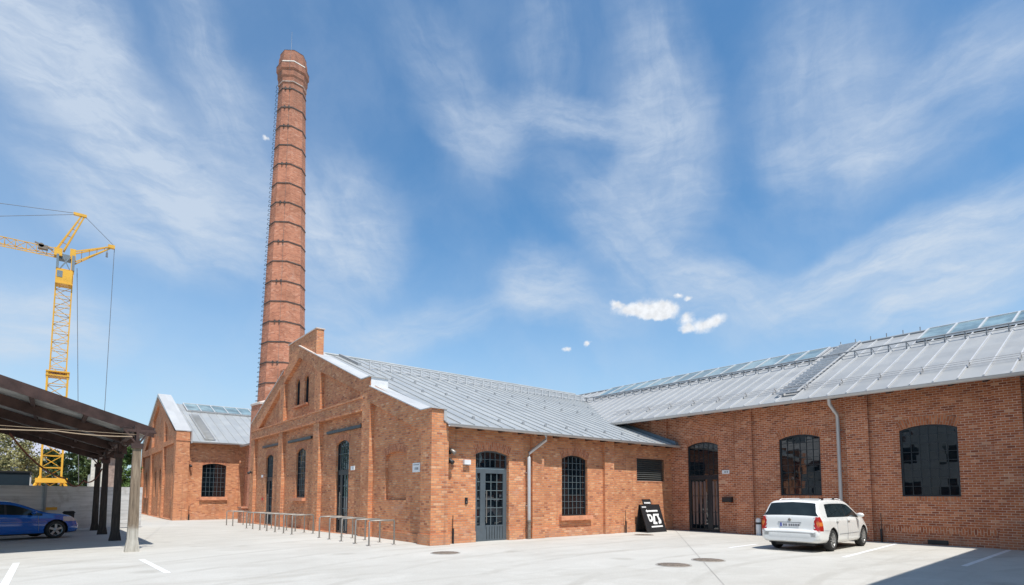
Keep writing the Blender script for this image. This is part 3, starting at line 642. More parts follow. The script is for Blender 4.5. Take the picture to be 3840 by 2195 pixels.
for i in range(63):
    y = 2.0+i*.632
    if y > 28: break
    k0 = len(mb.m); bslab(mb, y-.02, y+.02, EX, RX-.02, 0, .055)
    for q in range(k0, len(mb.m)): mb.m[q] = 1  # seams painted paler than the sheet, as if catching the sun
rB = mb.build('roof', [ZNB, SEAM], B)
def skylights(parent, ys_, slab_, xa, xb, gmat=GLS):
    for (ya, yb) in ys_:
        n_ = max(1, round((yb-ya)/.985)); st = (yb-ya)/n_
        mb = MB()
        for i in range(n_+1):
            y = ya+i*st; slab_(mb, y-.035, y+.035, xa, xb, .05, .15)
        slab_(mb, ya, yb, xa-.06, xa, .05, .14); slab_(mb, ya, yb, xb, xb+.05, .05, .15)
        fr = mb.build('skylight', SEAM, parent)
        mb = MB()
        for i in range(n_): slab_(mb, ya+i*st+.035, ya+(i+1)*st-.035, xa, xb, .05, .11)
        mb.build('pane', gmat, fr)
skylights(rB, [(2.05, 6.97), (10.95, 24.7)], bslab, 27.25, 28.9)
mb = MB()
def railB(mb, x, h, y0, y1, r_): mb.tube([(x-S*h*.3, y0, zB(x)+h), (x-S*h*.3, y1, zB(x)+h)], r_, 6)
railB(mb, 26.55, .28, 1.8, 25.0, .032); railB(mb, 26.5, .12, 1.8, 25.0, .016)
y = 2.12
while y < 25: mb.bar((26.55, y, zB(26.55)), (26.52, y, zB(26.52)+.33), .035); mb.bar((26.9, y, zB(26.9)+.02), (26.52, y, zB(26.52)+.30), .025); y += .632
mb.build('snow_rail', GREYP, rB)
mb = MB()
for x, h in ((22.62, .10), (22.72, .2), (22.86, .10)): railB(mb, x, h, 1.8, 19.3, .010)
y = 1.95
while y < 19.3: mb.bar((22.62, y, zB(22.62)+.02), (22.72, y, zB(22.72)+.24), .03); mb.bar((22.72, y, zB(22.72)+.22), (22.9, y, zB(22.9)+.02), .03); y += 1.264
mb.build('snow_guard', ZNG, rB)
mb = MB()
for y in (9.62, 10.42): mb.bar((22.1, y, zB(22.1)+.16), (28.9, y, zB(28.9)+.16), .03, .05)
x = 22.15
while x < 28.9:
    mb.box(x-.09, x+.09, 9.62, 10.42, zB(x)+.16, zB(x)+.185); mb.box(x-.12, x-.10, 9.62, 10.42, zB(x)+.1, zB(x)+.16); x += .36
mb.build('roof_walkway', SEAM, rB)
mb = MB(); mb.tube([(RX, 1.6, RZ+.03), (RX, 40, RZ+.03)], .06, 6)
y = 7.3
while y < 11: mb.box(RX-.015, RX+.015, y-.015, y+.015, RZ, RZ+.26); y += .64
mb.build('ridge_cap', GREYP, rB)
mb = MB(); gutter(mb, (EX-.04, 1.6, EZ-.05), (EX-.04, 18.72, EZ-.05), (-1, 0, 0), .085); mb.build('gutter', ZNG, B)
mb = MB(); mb.face([(EX+.02, 1.6, EZ-.06), (22.42, 1.6, EZ-.06+.9*S*.6), (22.42, 22, EZ-.06+.9*S*.6), (EX+.02, 22, EZ-.06)]); mb.build('soffit', RUST, B)
y = 2.2
while y < 19: mb = MB(); mb.bar((EX+.06, y, EZ-.10), (22.4, y, EZ+.10), .10, .14); mb.build('rafter_tail', RUST, B); y += .85
mb = MB(); mb.tube([(EX+.02, 8.27, EZ-.10), (EX+.04, 8.27, EZ-.3), (22.2, 8.27, EZ-.62), (22.24, 8.27, 4.4), (22.24, 8.27, .01)], .065, 12); dp = mb.build('downpipe', ZNG, B)
mb = MB()
for z in (1.0, 2.5, 4.0): mb.box(22.25, 22.4, 8.21, 8.33, z-.02, z+.02)
mb.build('pipe_bracket', ZNG, dp)
mb = MB(); mb.tube([(22.30, 7.05, 0), (22.30, 7.05, .45)], .04, 8); mb.tube([(22.33, 7.05, .45), (22.33, 7.05, 1.0)], .012, 6); mb.build('conduit', BLACK, B)
mb = MB(); mb.box(22.38, 22.403, 5.2, 5.75, .02, .16); mb.build('floor_vent', BLACK, B)
# gable ends, back wall
mb = MB(); mb.box(22.45, 36, .6, .9, -.1, 5.2); mb.hexa([(22.45, .6, 5.2), (36, .6, 5.2), (36, .9, 5.2), (22.45, .9, 5.2)], [(28.9, .6, 8.6), (29.1, .6, 8.6), (29.1, .9, 8.6), (28.9, .9, 8.6)]); mb.box(35.9, 36.1, .6, 40, -.1, 5.3); mb.build('rear_wall', BRB, B)

# ================================================================== FAR HALL
C_ = empty('brick_hall', (6.45, 44.9, -.25), label='far brick hall on the left with steep looking gable and blue skylights', cat='building')
FG = Wall('x', 6.45); fz = -.4
ftop = lambda y: 6.0+(y-45.7)*.40 if y < 54.9 else 6.0+9.2*.40-(y-54.9)*.40
outer = [(44.9, fz), (64.6, fz), (64.6, ftop(64.6)), (54.9, ftop(54.9)), (45.7, 6.0), (44.9, 6.0)]
Pf = [(44.9, 45.7), (50.55, 51.25), (57.5, 58.2), (63.7, 64.6)]
hs = [bay(45.7, 50.55, -.2, 5.2)[:2]+[(50.55, 5.2), (45.7, 5.2)], bay(51.25, 57.5, -.25, 5.0), bay(58.2, 63.7, -.25, 5.0)]
hs += [[(51.25, 5.55), (57.5, 5.55), (57.5, ftop(57.5)-.7), (54.9, ftop(54.9)-.6), (51.25, ftop(51.25)-.7)], [(46.6, 5.55), (50.55, 5.55), (50.55, ftop(50.55)-.7)], [(58.2, 5.55), (62.3, 5.55), (58.2, ftop(58.2)-.7)]]
mb = MB(); FG.sheet(mb, outer, hs, 0, .18); mb.build('gable_wall', BR, C_)
FB_ = Wall('x', 6.63); mb = MB()
fo = [(46.0, 47.2, 1.35, 3.4, .15), (52.2, 53.6, -.25, 3.5, .16), (55.3, 56.4, 1.35, 3.4, .15), (59.0, 60.1, 1.35, 3.4, .15), (61.4, 62.4, 1.35, 3.4, .15), (53.5, 54.1, 6.3, 7.5, .27), (55.2, 55.8, 6.3, 7.5, .27)]
FB_.sheet(mb, [(45, -.5), (64.4, -.5), (64.4, 5.6), (54.9, 9.4), (45, 5.6)], [opening(*o) for o in fo], 0, .2); mb.build('wall', BR, C_)
for o in fo:
    FB_.window(C_, *o, .14, 4 if o[1]-o[0] > .8 else 1, 6, name='door' if o[2] < 0 else 'window')
FB_.arches(C_, fo[:5], .28, -.01)
for o in (fo[0], fo[3], fo[4]):
    mb = MB(); mb.box(6.5, 6.7, o[0]-.1, o[1]+.1, o[2]-.13, o[2]-.002); mb.build('window_sill', TERRA, C_)
FW = Wall('y', 45.15); fw = (8.2, 9.76, 1.38, 3.64, .15)
mb = MB(); FW.sheet(mb, [(6.5, -.5), (22.3, -.5), (22.3, 5.5), (6.5, 5.5)], [opening(*fw)], 0, .2)
FW.slab(mb, 6.452, 7.30, -.4, 5.99, -.249, .1); FW.slab(mb, 10.62, 11.0, -.4, 5.2, -.12, 0); FW.slab(mb, 7.3, 10.6, -.4, .05, -.05, 0)
mb.build('wall', BR, C_)
mb = MB(); mb.box(6.42, 7.33, 44.87, 44.9, 5.3, 5.38); mb.build('string_course', BRT, C_); FW.arches(C_, [fw], .3, -.01)
mb = MB(); FW.slab(mb, 8.08, 9.9, 1.14, 1.375, -.13, .1); mb.build('window_sill', TERRA, C_)
FW.window(C_, *fw, .14, 6, 7, fr=.05)
froof = lambda y: 5.3+(y-44.62)*.38 if y <= 55.2 else 5.3+10.58*.38-(y-55.2)*.38
mb = MB(); rakeslab(mb, 7.32, 22, 44.62, 55.2, -.05, 0, froof); rakeslab(mb, 7.32, 22, 55.2, 64.6, -.05, 0, froof)
x = 7.9
while x < 21: rakeslab(mb, x-.012, x+.012, 44.62, 55.2, 0, .035, froof); x += .62
rC = mb.build('roof', ZN, C_)
def cslab(mb, xa, xb, ya, yb, t0, t1): rakeslab(mb, xa, xb, ya, yb, t0, t1, froof)
skylights(rC, [(8.28, 15.6)], cslab, 52.85, 55.1)
mb = MB()
for xx in (8.25, 8.92): mb.bar((xx, 44.9, froof(44.9)+.12), (xx, 51.8, froof(51.8)+.12), .03, .05)
y = 45.0
while y < 51.8: mb.box(8.25, 8.92, y-.10, y+.10, froof(y)+.11, froof(y)+.14); y += .34
mb.build('roof_walkway', SEAM, rC)
mb = MB(); mb.tube([(8.3, 52.5, froof(52.5)+.2), (15.5, 52.5, froof(52.5)+.2)], .03, 6)
x = 8.6
while x < 15: mb.bar((x, 52.5, froof(52.5)), (x, 52.5, froof(52.5)+.22), .03); x += .62
mb.build('snow_rail', GREYP, rC)
mb = MB(); 
mb.hexa([(6.38, 44.86, 6.0), (7.34, 44.86, 6.0), (7.34, 54.9, 9.72), (6.38, 54.9, 9.72)], [(6.38, 44.86, 6.05), (7.34, 44.86, 6.05), (7.34, 54.9, 9.98), (6.38, 54.9, 9.98)])
mb.hexa([(6.38, 54.9, 9.72), (7.34, 54.9, 9.72), (7.34, 64.7, 5.85), (6.38, 64.7, 5.85)], [(6.38, 54.9, 9.98), (7.34, 54.9, 9.98), (7.34, 64.7, 6.0), (6.38, 64.7, 6.0)])
mb.build('verge_cap', ZNC, C_)
mb = MB(); mb.hexa([(6.65, 45.2, 5), (7.3, 45.2, 5), (7.3, 64, 5), (6.65, 64, 5)], [(6.65, 54.8, 9.7), (7.3, 54.8, 9.7), (7.3, 55, 9.7), (6.65, 55, 9.7)]); mb.build('parapet', BR, C_)
mb = MB(); mb.box(7.33, 7.40, 44.58, 45.1, 5.15, 6.04); gutter(mb, (7.4, 44.58, 5.25), (10.95, 44.58, 5.25), (0, -1, 0), .08); mb.build('gutter', ZNG, C_)
mb = MB(); mb.face([(7.3, 44.62, 5.22), (11, 44.62, 5.22), (11, 45.16, 5.35), (7.3, 45.16, 5.35)]); mb.build('soffit', RUST, C_)
mb = MB(); mb.tube([(7.46, 45.0, -.25), (7.46, 45.0, .15)], .05, 8); mb.tube([(7.46, 45.06, .15), (7.46, 45.06, .75)], .02, 6); mb.build('conduit', BLACK, C_)

# ================================================================== LINK BUILDING
Lk = empty('link_building', (10.95, 40.5, -.2), label='low shaded brick link between the two halls below the chimney', cat='building')
mb = MB(); mb.box(10.98, 11.3, 36.3, 45.13, -.4, 5.15); mb.box(11.3, 22, 36.62, 45.12, -.4, 5.0); mb.box(10.9, 10.98, 37.5, 44.9, 3.3, 3.42); mb.build('wall', BRB, Lk)
mb = MB(); mb.hexa([(10.6, 36.2, 5.16), (14, 36.2, 6.0), (14, 45.1, 6.0), (10.6, 45.1, 5.16)], [(10.6, 36.2, 5.2), (14, 36.2, 6.05), (14, 45.1, 6.05), (10.6, 45.1, 5.2)])
gutter(mb, (10.56, 36.5, 5.12), (10.56, 44.5, 5.12), (-1, 0, 0), .09); mb.build('roof', ZNG, Lk)
mb = MB(); mb.box(8.9, 10.3, 36.7, 37.6, -.3, .72); lw = mb.build('low_brick_wall', BRB, origin=(9.6, 37.1, -.17)); tag(lw, 'low brown brick wall block beside the left end of the middle gable', 'wall')
mb = MB(); mb.box(8.84, 10.36, 36.64, 37.66, .72, .82); mb.build('cap', BRB, lw)

# ================================================================== CHIMNEY
CX, CY = 11.95, 40.0
BANDM = plain('rusty_iron_band', (.075, .06, .052), .7, .1, var=.3)
ch = empty('factory_chimney', (CX, CY, -.2), label='tall tapering octagonal brick factory chimney with dark iron bands', cat='chimney')
A8 = [R(22.5+45*k+8) for k in range(8)]
rad = lambda z: 1.53-.0262*(z-7.5)
def ring(z, r_): return [(CX+math.cos(a)*r_, CY+math.sin(a)*r_, z) for a in A8]
def octa(mb, z0, r0, z1, r1, uvz=True):
    a = ring(z0, r0); b_ = ring(z1, r1)
    for k in range(8):
        j = (k+1) % 8; w0 = math.dist(a[k], a[j]); w1 = math.dist(b_[k], b_[j]); u = k*1.37
        mb.face([a[k], a[j], b_[j], b_[k]], uv=[(u-w0/2, z0), (u+w0/2, z0), (u+w1/2, z1), (u-w1/2, z1)])
mb = MB()
zz = 7.5
while zz < 31.0: octa(mb, zz, rad(zz), min(zz+3, 31.0), rad(min(zz+3, 31.0))); zz += 3
octa(mb, -.4, 1.95, 7.6, 1.86); mb.face(ring(7.6, 1.86))
mb.build('shaft', BRC, ch)
mb = MB(); r_ = rad(31.0); prev = (30.75, r_)
for (z, rr) in [(30.85, r_+.05), (31.2, r_+.05), (31.35, r_+.11), (31.75, r_+.12), (31.85, r_+.20), (32.25, r_+.20), (32.42, r_+.08), (32.95, r_+.04), (33.0, r_+.0), (33.3, r_-.03), (33.35, r_-.25)]:
    octa(mb, prev[0], prev[1], z, rr); prev = (z, rr)
mb.face(ring(33.35, r_-.25)); cr = mb.build('crown', BRC, ch)
mb = MB(); octa(mb, 32.26, r_+.215, 32.43, r_+.10); octa(mb, 33.305, r_-.01, 33.37, r_-.2); octa(mb, 30.86, r_+.065, 30.91, r_+.065); mb.build('mortar_weathering', plain('lime_streak', (.50, .45, .39), .85, var=.3, scale=9), cr)
mb = MB(); octa(mb, 7.55, 1.92, 7.68, 1.92); octa(mb, 7.68, 1.92, 7.85, rad(7.85)+.01); octa(mb, 7.55, 1.86, 7.55, 1.92); mb.build('pedestal_coping', COPING, ch)
k = 0; z = 9.05
BANDZ = []
while z < 30.6: BANDZ.append(z); z += 1.42
for i, z in enumerate(BANDZ):
    mb = MB(); r1 = rad(z)+.035; octa(mb, z-.034, r1, z+.034, r1); octa(mb, z+.034, r1, z+.034, rad(z)-.02); octa(mb, z-.034, r1-.06, z-.034, r1)
    if i % 2 == 1 or i > 13:
        a = (A8[4]+A8[5])/2+R(0); p = Vector((CX+math.cos(a)*(r1*.93), CY+math.sin(a)*(r1*.93), z)); t = Vector((-math.sin(a), math.cos(a), 0))
        for q in (-.15, .15): mb.bar(p+t*q-Vector((0, 0, .09)), p+t*q+Vector((0, 0, .09)), .09)
    mb.build('iron_band', BANDM, ch)
# rungs up the left side and a light strip down the front
a = R(176); z = 7.9
while z < 30.7:
    rr = rad(z)*.95; t = Vector((-math.sin(a), math.cos(a), 0)); o = Vector((CX+math.cos(a)*rr, CY+math.sin(a)*rr, z)); n_ = Vector((math.cos(a), math.sin(a), 0))
    mb = MB(); mb.tube([o-t*.17, o-t*.17+n_*.18, o-t*.14+n_*.2, o+t*.14+n_*.2, o+t*.17+n_*.18, o+t*.17], .015, 4); mb.build('climbing_rung', STEEL, ch); z += .33
a = R(-118); mb = MB(); mb.tube([(CX+math.cos(a)*rad(9)*.965, CY+math.sin(a)*rad(9)*.965, 9), (CX+math.cos(a)*(rad(31.3)*.97), CY+math.sin(a)*(rad(31.3)*.97), 31.3), (CX+math.cos(a)*(rad(31)+.32), CY+math.sin(a)*(rad(31)+.32), 32.0), (CX+math.cos(a)*.85, CY+math.sin(a)*.85, 33.4), (CX+math.cos(a)*.8, CY+math.sin(a)*.8, 34.7)], .008, 6); mb.build('lightning_rod', INOX, ch)

# ================================================================== CANOPY
cn = empty('open_canopy', (1.75, 18.8, 0), label='open car shelter with rusty brown beams and grey sheet roof at left', cat='canopy')
SK = .42
zc_ = lambda x: 3.58+.27*(2.25-x)
ny = lambda x: 19.83+SK*(x-2.25)
XL = -9.5; LEN = 17.2
def cpt(x, s_, dz): return (x, ny(x)+s_, zc_(x)+dz)
mb = MB()
# corrugated roof sheet: ridges run down the slope
n_ = int(LEN/.09); rows = []
for i in range(n_+1):
    s_ = i*LEN/n_; dz = -.035+.018*math.sin(i*math.pi/1.5)
    rows.append([cpt(XL, s_, dz), cpt(2.3, s_, dz)])
mb.grid(rows); rows = [[(p[0], p[1], p[2]+.012) for p in r_] for r_ in rows]; mb.grid(rows); cs = mb.build('roof_sheet', SHEET, cn)
def beam(s_, wd=.12, top_=-.06, bot=-.34, x1=2.25, x0=XL):
    mb = MB(); y = wd/2
    mb.hexa([cpt(x0, s_-y, bot), cpt(x1, s_-y, bot), cpt(x1, s_+y, bot), cpt(x0, s_+y, bot)], [cpt(x0, s_-y, top_), cpt(x1, s_-y, top_), cpt(x1, s_+y, top_), cpt(x0, s_+y, top_)])
    return mb
mb = beam(0.02, .05, 0.0, -.30, 2.27); mb.build('fascia', RUST, cn)
for s_ in (3.55, 7.9, 12.2, 16.5): beam(s_, .16, -.07, -.38).build('rafter', RUST, cn)
for x in (-.6, .63, 1.78, -1.9, -3.2, -4.5, -6, -7.5):
    mb = MB(); mb.hexa([cpt(x-.05, .06, -.16), cpt(x+.05, .06, -.16), cpt(x+.05, LEN-.1, -.16), cpt(x-.05, LEN-.1, -.16)], [cpt(x-.05, .06, -.06), cpt(x+.05, .06, -.06), cpt(x+.05, LEN-.1, -.06), cpt(x-.05, LEN-.1, -.06)]); mb.build('purlin', RUST, cn)
for x, y in ((1.76, 18.78), (1.745, 24.1), (1.65, 28.9), (1.585, 33.0)):
    z0 = zg(y)-.02; mb = MB()
    mb.hexa([(x-.17, y-.16, z0), (x+.19, y-.16, z0), (x+.19, y+.16, z0), (x-.17, y+.16, z0)], [(x-.12, y-.12, z0+.35), (x+.13, y-.12, z0+.35), (x+.13, y+.12, z0+.35), (x-.12, y+.12, z0+.35)])
    mb.hexa([(x-.12, y-.12, z0+.35), (x+.13, y-.12, z0+.35), (x+.13, y+.12, z0+.35), (x-.12, y+.12, z0+.35)], [(x-.10, y-.10, 3.0), (x+.09, y-.10, 3.0), (x+.09, y+.10, 3.0), (x-.10, y+.10, 3.0)])
    pc_ = mb.build('column', WOOD if y < 20 else WOODD, cn)
    mb = MB(); mb.bar((x-.02, y-.06, 2.98), (x-.30, y-.02, 3.36), .045); mb.bar((x+.02, y-.06, 2.98), (x+.26, y-.02, 3.36), .045); mb.bar((x-.34, y, 3.36), (x+.42, y, 3.36), .05, .07)
    mb.bar((x, y+.05, 2.95), (x, y+.7, 3.40), .06); mb.bar((x, y, 2.98), (x, y, 3.5), .07)
    mb.box(x-.14, x+.13, y-.14, y+.14, 2.86, 3.0); mb.build('steel_bracket', RUST, pc_)
mb = MB(); mb.bar((1.76, 18.8, 3.44), (1.76, 36, 3.44), .14, .16); mb.build('edge_beam', RUST, cn)
mb = MB(); mb.bar((1.76, 18.8, 3.38), (2.3, 19.8, 3.42), .05); mb.bar((1.6, 18.8, 3.42), (1.4, 19.4, 3.5), .05); mb.build('end_plate', RUST, cn)
def cable(name, pts, r_, mat, label, grp=None, cat='cable', sag=0.):
    ps = []
    for (p, q) in zip(pts[:-1], pts[1:]):
        for i in range(12):
            t = i/12; v = Vector(p).lerp(Vector(q), t); v.z -= sag*4*t*(1-t); ps.append(v)
    ps.append(Vector(pts[-1])); mb = MB(); mb.tube(ps, r_, 6); o = mb.build(name, mat, origin=pts[0]); return tag(o, label, cat, grp)
cable('cable', [(-4.0, 18.6, 3.34), (1.7, 18.66, 3.24), (6.42, 45.6, 5.75)], .006, PALEC, 'upper pale cable running across the canopy to the far hall', sag=.02)
cable('cable', [(-4.0, 18.6, 3.19), (0., 18.64, 3.21), (1.62, 18.66, 3.18)], .014, PALEC, 'lower pale cable stretched below the front beam of the canopy', sag=.04)
cable('hose', [(-1.2, 24.6, 3.55), (.35, 29.0, 2.2), (1.0, 30.6, 2.15), (1.72, 32.5, 2.75)], .03, HOSE, 'rusty orange hose sagging under the canopy between its posts', cat='hose', sag=.28)

# ================================================================== FENCE
fn = empty('panel_fence', (1.0, 33.9, -.14), label='grey concrete panel fence behind the canopy and blue car', cat='fence')
fd = Vector((1, .4, 0)).normalized(); f0 = Vector((1.0, 33.9, 0))
t = -14.0; fi = 0
while t < 2.4:
    a = f0+fd*t; b_ = f0+fd*(t+2.1); za = zg(a.y)
    mb = MB(); n_ = Vector((-fd.y, fd.x, 0))
    for r_i in range(4):
        z0 = za+.05+r_i*.505
        mb.hexa([a-n_*.03+Vector((0, 0, z0)), b_-n_*.03+Vector((0, 0, z0)), b_+n_*.03+Vector((0, 0, z0)), a+n_*.03+Vector((0, 0, z0))], [a-n_*.03+Vector((0, 0, z0+.505)), b_-n_*.03+Vector((0, 0, z0+.505)), b_+n_*.03+Vector((0, 0, z0+.505)), a+n_*.03+Vector((0, 0, z0+.505))])
        mb.hexa([a-n_*.036+Vector((0, 0, z0+.2)), b_-n_*.036+Vector((0, 0, z0+.2)), b_-n_*.03+Vector((0, 0, z0+.2)), a-n_*.03+Vector((0, 0, z0+.2))], [a-n_*.036+Vector((0, 0, z0+.24)), b_-n_*.036+Vector((0, 0, z0+.24)), b_-n_*.03+Vector((0, 0, z0+.24)), a-n_*.03+Vector((0, 0, z0+.24))])
    mb.build('panel', CONC, fn)
    mb = MB(); p = a-n_*.08; mb.bar((p.x, p.y, za), (p.x, p.y, za+2.16), .09); mb.build('post', GREYP, fn)
    t += 2.1

p = f0+fd*-1.38
mb = MB(); mb.bar((p.x, p.y-.10, .90), (p.x+.46, p.y+.084, .90), .02, .13); o = mb.build('yellow_board', YEL, origin=(p.x, p.y, .90)); tag(o, 'narrow yellow board on the grey fence above the blue car bonnet', 'sign')
mb = MB(); mb.hexa([(.46, 32.2, -.12), (.74, 32.2, -.12), (.74, 32.6, -.12), (.46, 32.6, -.12)], [(.40, 32.1, .72), (.80, 32.1, .72), (.80, 32.7, .72), (.40, 32.7, .72)]); o = mb.build('waste_bin', BLACK, origin=(.8, 32.2, -.12)); tag(o, 'black bin just behind the nose of the blue car', 'bin')
mb = MB(); mb.hexa([(.36, 32.06, .722), (.84, 32.06, .722), (.84, 32.74, .722), (.36, 32.74, .722)], [(.42, 32.15, .80), (.78, 32.15, .80), (.78, 32.65, .80), (.42, 32.65, .80)]); mb.build('lid', BLACK, o)

# ================================================================== BIKE RACKS
def rack():
    r_ = empty('bike_rack', (0, 0, 0), label='x', cat='bicycle rack')
    mb = MB(); mb.tube([(-.43, 0, 0), (-.43, 0, .74), (-.41, 0, .78), (.41, 0, .78), (.43, 0, .74), (.43, 0, 0)], .027, 8, caps=False); mb.build('hoop', INOX, r_, local=True)
    for x in (-.43, .43):
        mb = MB(); mb.lathe((x, 0, 0), [(0, .006), (.07, .006), (.07, 0)], 12); mb.build('foot_plate', INOX, r_, local=True)
    return r_
r0 = rack(); first = True
RK = [(8.1, 16.4), (8.1, 17.42), (8.1, 18.55), (8.1, 19.62), (8.1, 20.6)]
RK2 = [(8.0, 23.35), (8.0, 24.4), (7.98, 25.5), (7.95, 26.6), (7.95, 27.7), (7.95, 28.9), (7.92, 29.9)]
RK3 = [(8.0, 33.0), (8.0, 34.4)]
names = ['nearest to the brick corner', 'second from the brick corner', 'third from the brick corner, middle of five', 'fourth from the brick corner', 'fifth from the brick corner, by the tall glass door']
names2 = ['nearest one in the longer row of seven', 'second one in the longer row of seven', 'third one in the longer row of seven', 'middle one in the longer row of seven', 'fifth one in the longer row of seven', 'sixth one in the longer row of seven', 'farthest one in the longer row of seven']
names3 = ['the nearer of the last two by the low brick wall', 'the last one, next to the low brick wall']
for (x, y), nm in zip(RK+RK2+RK3, names+names2+names3):
    o = r0 if first else copy_tree(r0); first = False
    o.location = (x, y, zg(y)); o.rotation_euler = (0, 0, 0)
    tag(o, 'steel hoop bicycle rack, '+nm, 'bicycle rack', 'hoop bicycle racks along the gable')

# ================================================================== SMALL WALL THINGS
def boxthing(name, x0, x1, y0, y1, z0, z1, mat, label, cat, group=None, bevel=.006, extra=None):
    bm = bmesh.new(); bmesh.ops.create_cube(bm, size=1)
    for v in bm.verts: v.co = ((x1-x0)*v.co.x, (y1-y0)*v.co.y, (z1-z0)*(v.co.z+.5))
    bmesh.ops.bevel(bm, geom=list(bm.edges), offset=bevel, segments=2, affect='EDGES')
    me = bpy.data.meshes.new(name); bm.to_mesh(me); bm.free(); me.materials.append(mat); me.uv_layers.new(name='UVMap')
    o = bpy.data.objects.new(name, me); col.objects.link(o); o.location = ((x0+x1)/2, (y0+y1)/2, z0); o['_o'] = tuple(o.location)
    tag(o, label, cat, group)
    if extra:
        for (nm, a, b_, c_, d_, e_, f_, m_) in extra:
            mb = MB(); mb.box(a, b_, c_, d_, e_, f_); mb.build(nm, m_, o)
    return o
sx = 9.2+BX
boxthing('wall_sign', sx-.03, sx, 16.27, 16.76, 2.34, 2.65, PAPER, 'white square notice board by the brick corner of the gable', 'sign',
    extra=[('printed_mark', sx-.034, sx-.0305, 16.32, 16.70, 2.575, 2.60, GREYP), ('printed_mark', sx-.034, sx-.0305, 16.36, 16.50, 2.42, 2.50, GREYP), ('printed_mark', sx-.034, sx-.0305, 16.54, 16.60, 2.42, 2.50, GREYP)])
boxthing('number_plate_sign', sx-.03, sx, 21.48, 21.86, 2.57, 2.74, PAPER, 'small white number plate right of the tall glass gable door', 'sign', 'small white wall boxes', extra=[('printed_mark', sx-.034, sx-.0305, 21.6, 21.66, 2.61, 2.70, GREYP)])
boxthing('number_plate_sign', sx-.03, sx, 34.25, 34.55, 2.55, 2.70, PAPER, 'small white plate by the farthest gable door behind the racks', 'sign', 'small white wall boxes')
boxthing('number_plate_sign', 22.37, 22.4, 12.68, 13.02, 2.52, 2.68, PAPER, 'small white plate above the black wall box by the dark door', 'sign', 'small white wall boxes', extra=[('printed_mark', 22.366, 22.369, 12.74, 12.80, 2.56, 2.64, GREYP), ('printed_mark', 22.366, 22.369, 12.84, 12.90, 2.56, 2.64, GREYP)])
boxthing('wall_lamp', 10.56, 10.82, 15.42, 15.54, 2.60, 2.76, WHITE, 'white box lamp on the sunlit wall left of the grey door', 'lamp', extra=[('lens', 10.58, 10.80, 15.43, 15.53, 2.585, 2.599, LAMP)])
boxthing('alarm_button', sx-.05, sx, 34.15, 34.30, 1.25, 1.38, RED, 'small red box beside the farthest gable door', 'alarm box')
boxthing('intercom', 10.66, 10.76, 15.50, 15.54, 1.28, 1.50, STEEL, 'dark intercom left of the grey door', 'intercom', extra=[('button', 10.69, 10.73, 15.495, 15.4995, 1.33, 1.37, INOX)])
boxthing('wall_box', 22.24, 22.4, 12.55, 12.98, 1.30, 1.52, BLACK, 'black oblong box on the brown wall right of the dark door', 'box', extra=[('lid', 22.225, 22.2395, 12.6, 12.93, 1.33, 1.49, STEEL)])
def spot(loc, rz, label, dark=False):
    o = empty('spotlight', loc, rz, label=label, cat='lamp', group='spotlights on the brick walls')
    mb = MB(); mb.box(-.05, .05, -.02, 0, -.06, .06); mb.build('mount', BLACK, o, local=True)
    mb = MB(); mb.tube([(0, -.02, .0), (0, -.10, .05)], .015, 6); mb.build('arm', BLACK, o, local=True)
    mb = MB(); d = Vector((.35, -.75, -.55)).normalized(); p = Vector((0, -.10, .06))
    mb.tube([p-d*.06, p, p+d*.16, p+d*.17], [.05, .065, .075, .06], 12); mb.build('lamp_head', BLACK if dark else INOX, o, local=True)
    return o
spot((10.05, 15.54, 2.98), 0, 'silver spotlight high on the sunlit corner pillar under the eave')
spot((9.98, 15.54, 2.66), 0, 'dark spotlight below the silver one by the corner pillar', True)
spot((7.40, 45.1, 3.55), 0, 'dark spotlight on the far hall beside its corner pillar', True)
spot((9.2, 36.0, 2.85), R(-90), 'dark spotlight on the leftmost pilaster of the middle gable', True)
# bollard
bo = empty('bollard', (22.05, 11.3, 0), label='short white bollard with black band behind the white car', cat='bollard')
mb = MB(); mb.tube([(22.05, 11.3, 0), (22.05, 11.3, .60), (22.05, 11.3, .68)], [.10, .10, .07], 14); mb.build('post', WHITE, bo)
mb = MB(); mb.tube([(22.05, 11.3, .44), (22.05, 11.3, .52)], .104, 14); mb.build('band', BLACK, bo)
mb = MB(); mb.box(22.15, 22.39, 11.0, 11.2, 0, .7); o = mb.build('utility_box', BLACK, origin=(22.27, 11.1, 0)); tag(o, 'dark narrow utility box against the wall behind the white car', 'box')
# manholes
MH = [(8.4, 13.15, .36, 'round rusty manhole cover nearest the brick corner'), (11.1, 7.72, .36, 'round manhole cover left of the pair in front of the white car'), (12.6, 7.76, .36, 'brown manhole cover right of the pair, on the concrete joint'), (18.45, 14.2, .36, 'small manhole cover in front of the black advertising board')]
m0 = None
for (x, y, r_, lb) in MH:
    if m0 is None:
        m0 = empty('manhole_cover', (0, 0, 0), label=lb, cat='manhole cover')
        mb = MB(); mb.lathe((0, 0, 0), [(r_+.05, .001), (r_+.045, .008), (r_+.012, .008)], 28); mb.build('rim', JOINT, m0, local=True)
        mb = MB(); mb.lathe((0, 0, 0), [(r_, .004), (r_, .010), (.001, .010)], 28)
        for i in range(-3, 4):
            for j in range(-3, 4):
                if i*i+j*j < 11: mb.box(i*.1-.03, i*.1+.03, j*.1-.03, j*.1+.03, .010, .014)
        mb.build('lid', IRON, m0, local=True); o = m0
    else: o = copy_tree(m0)
    o.location = (x, y, zg(y)+.003); tag(o, lb, 'manhole cover', 'manhole covers in the yard')

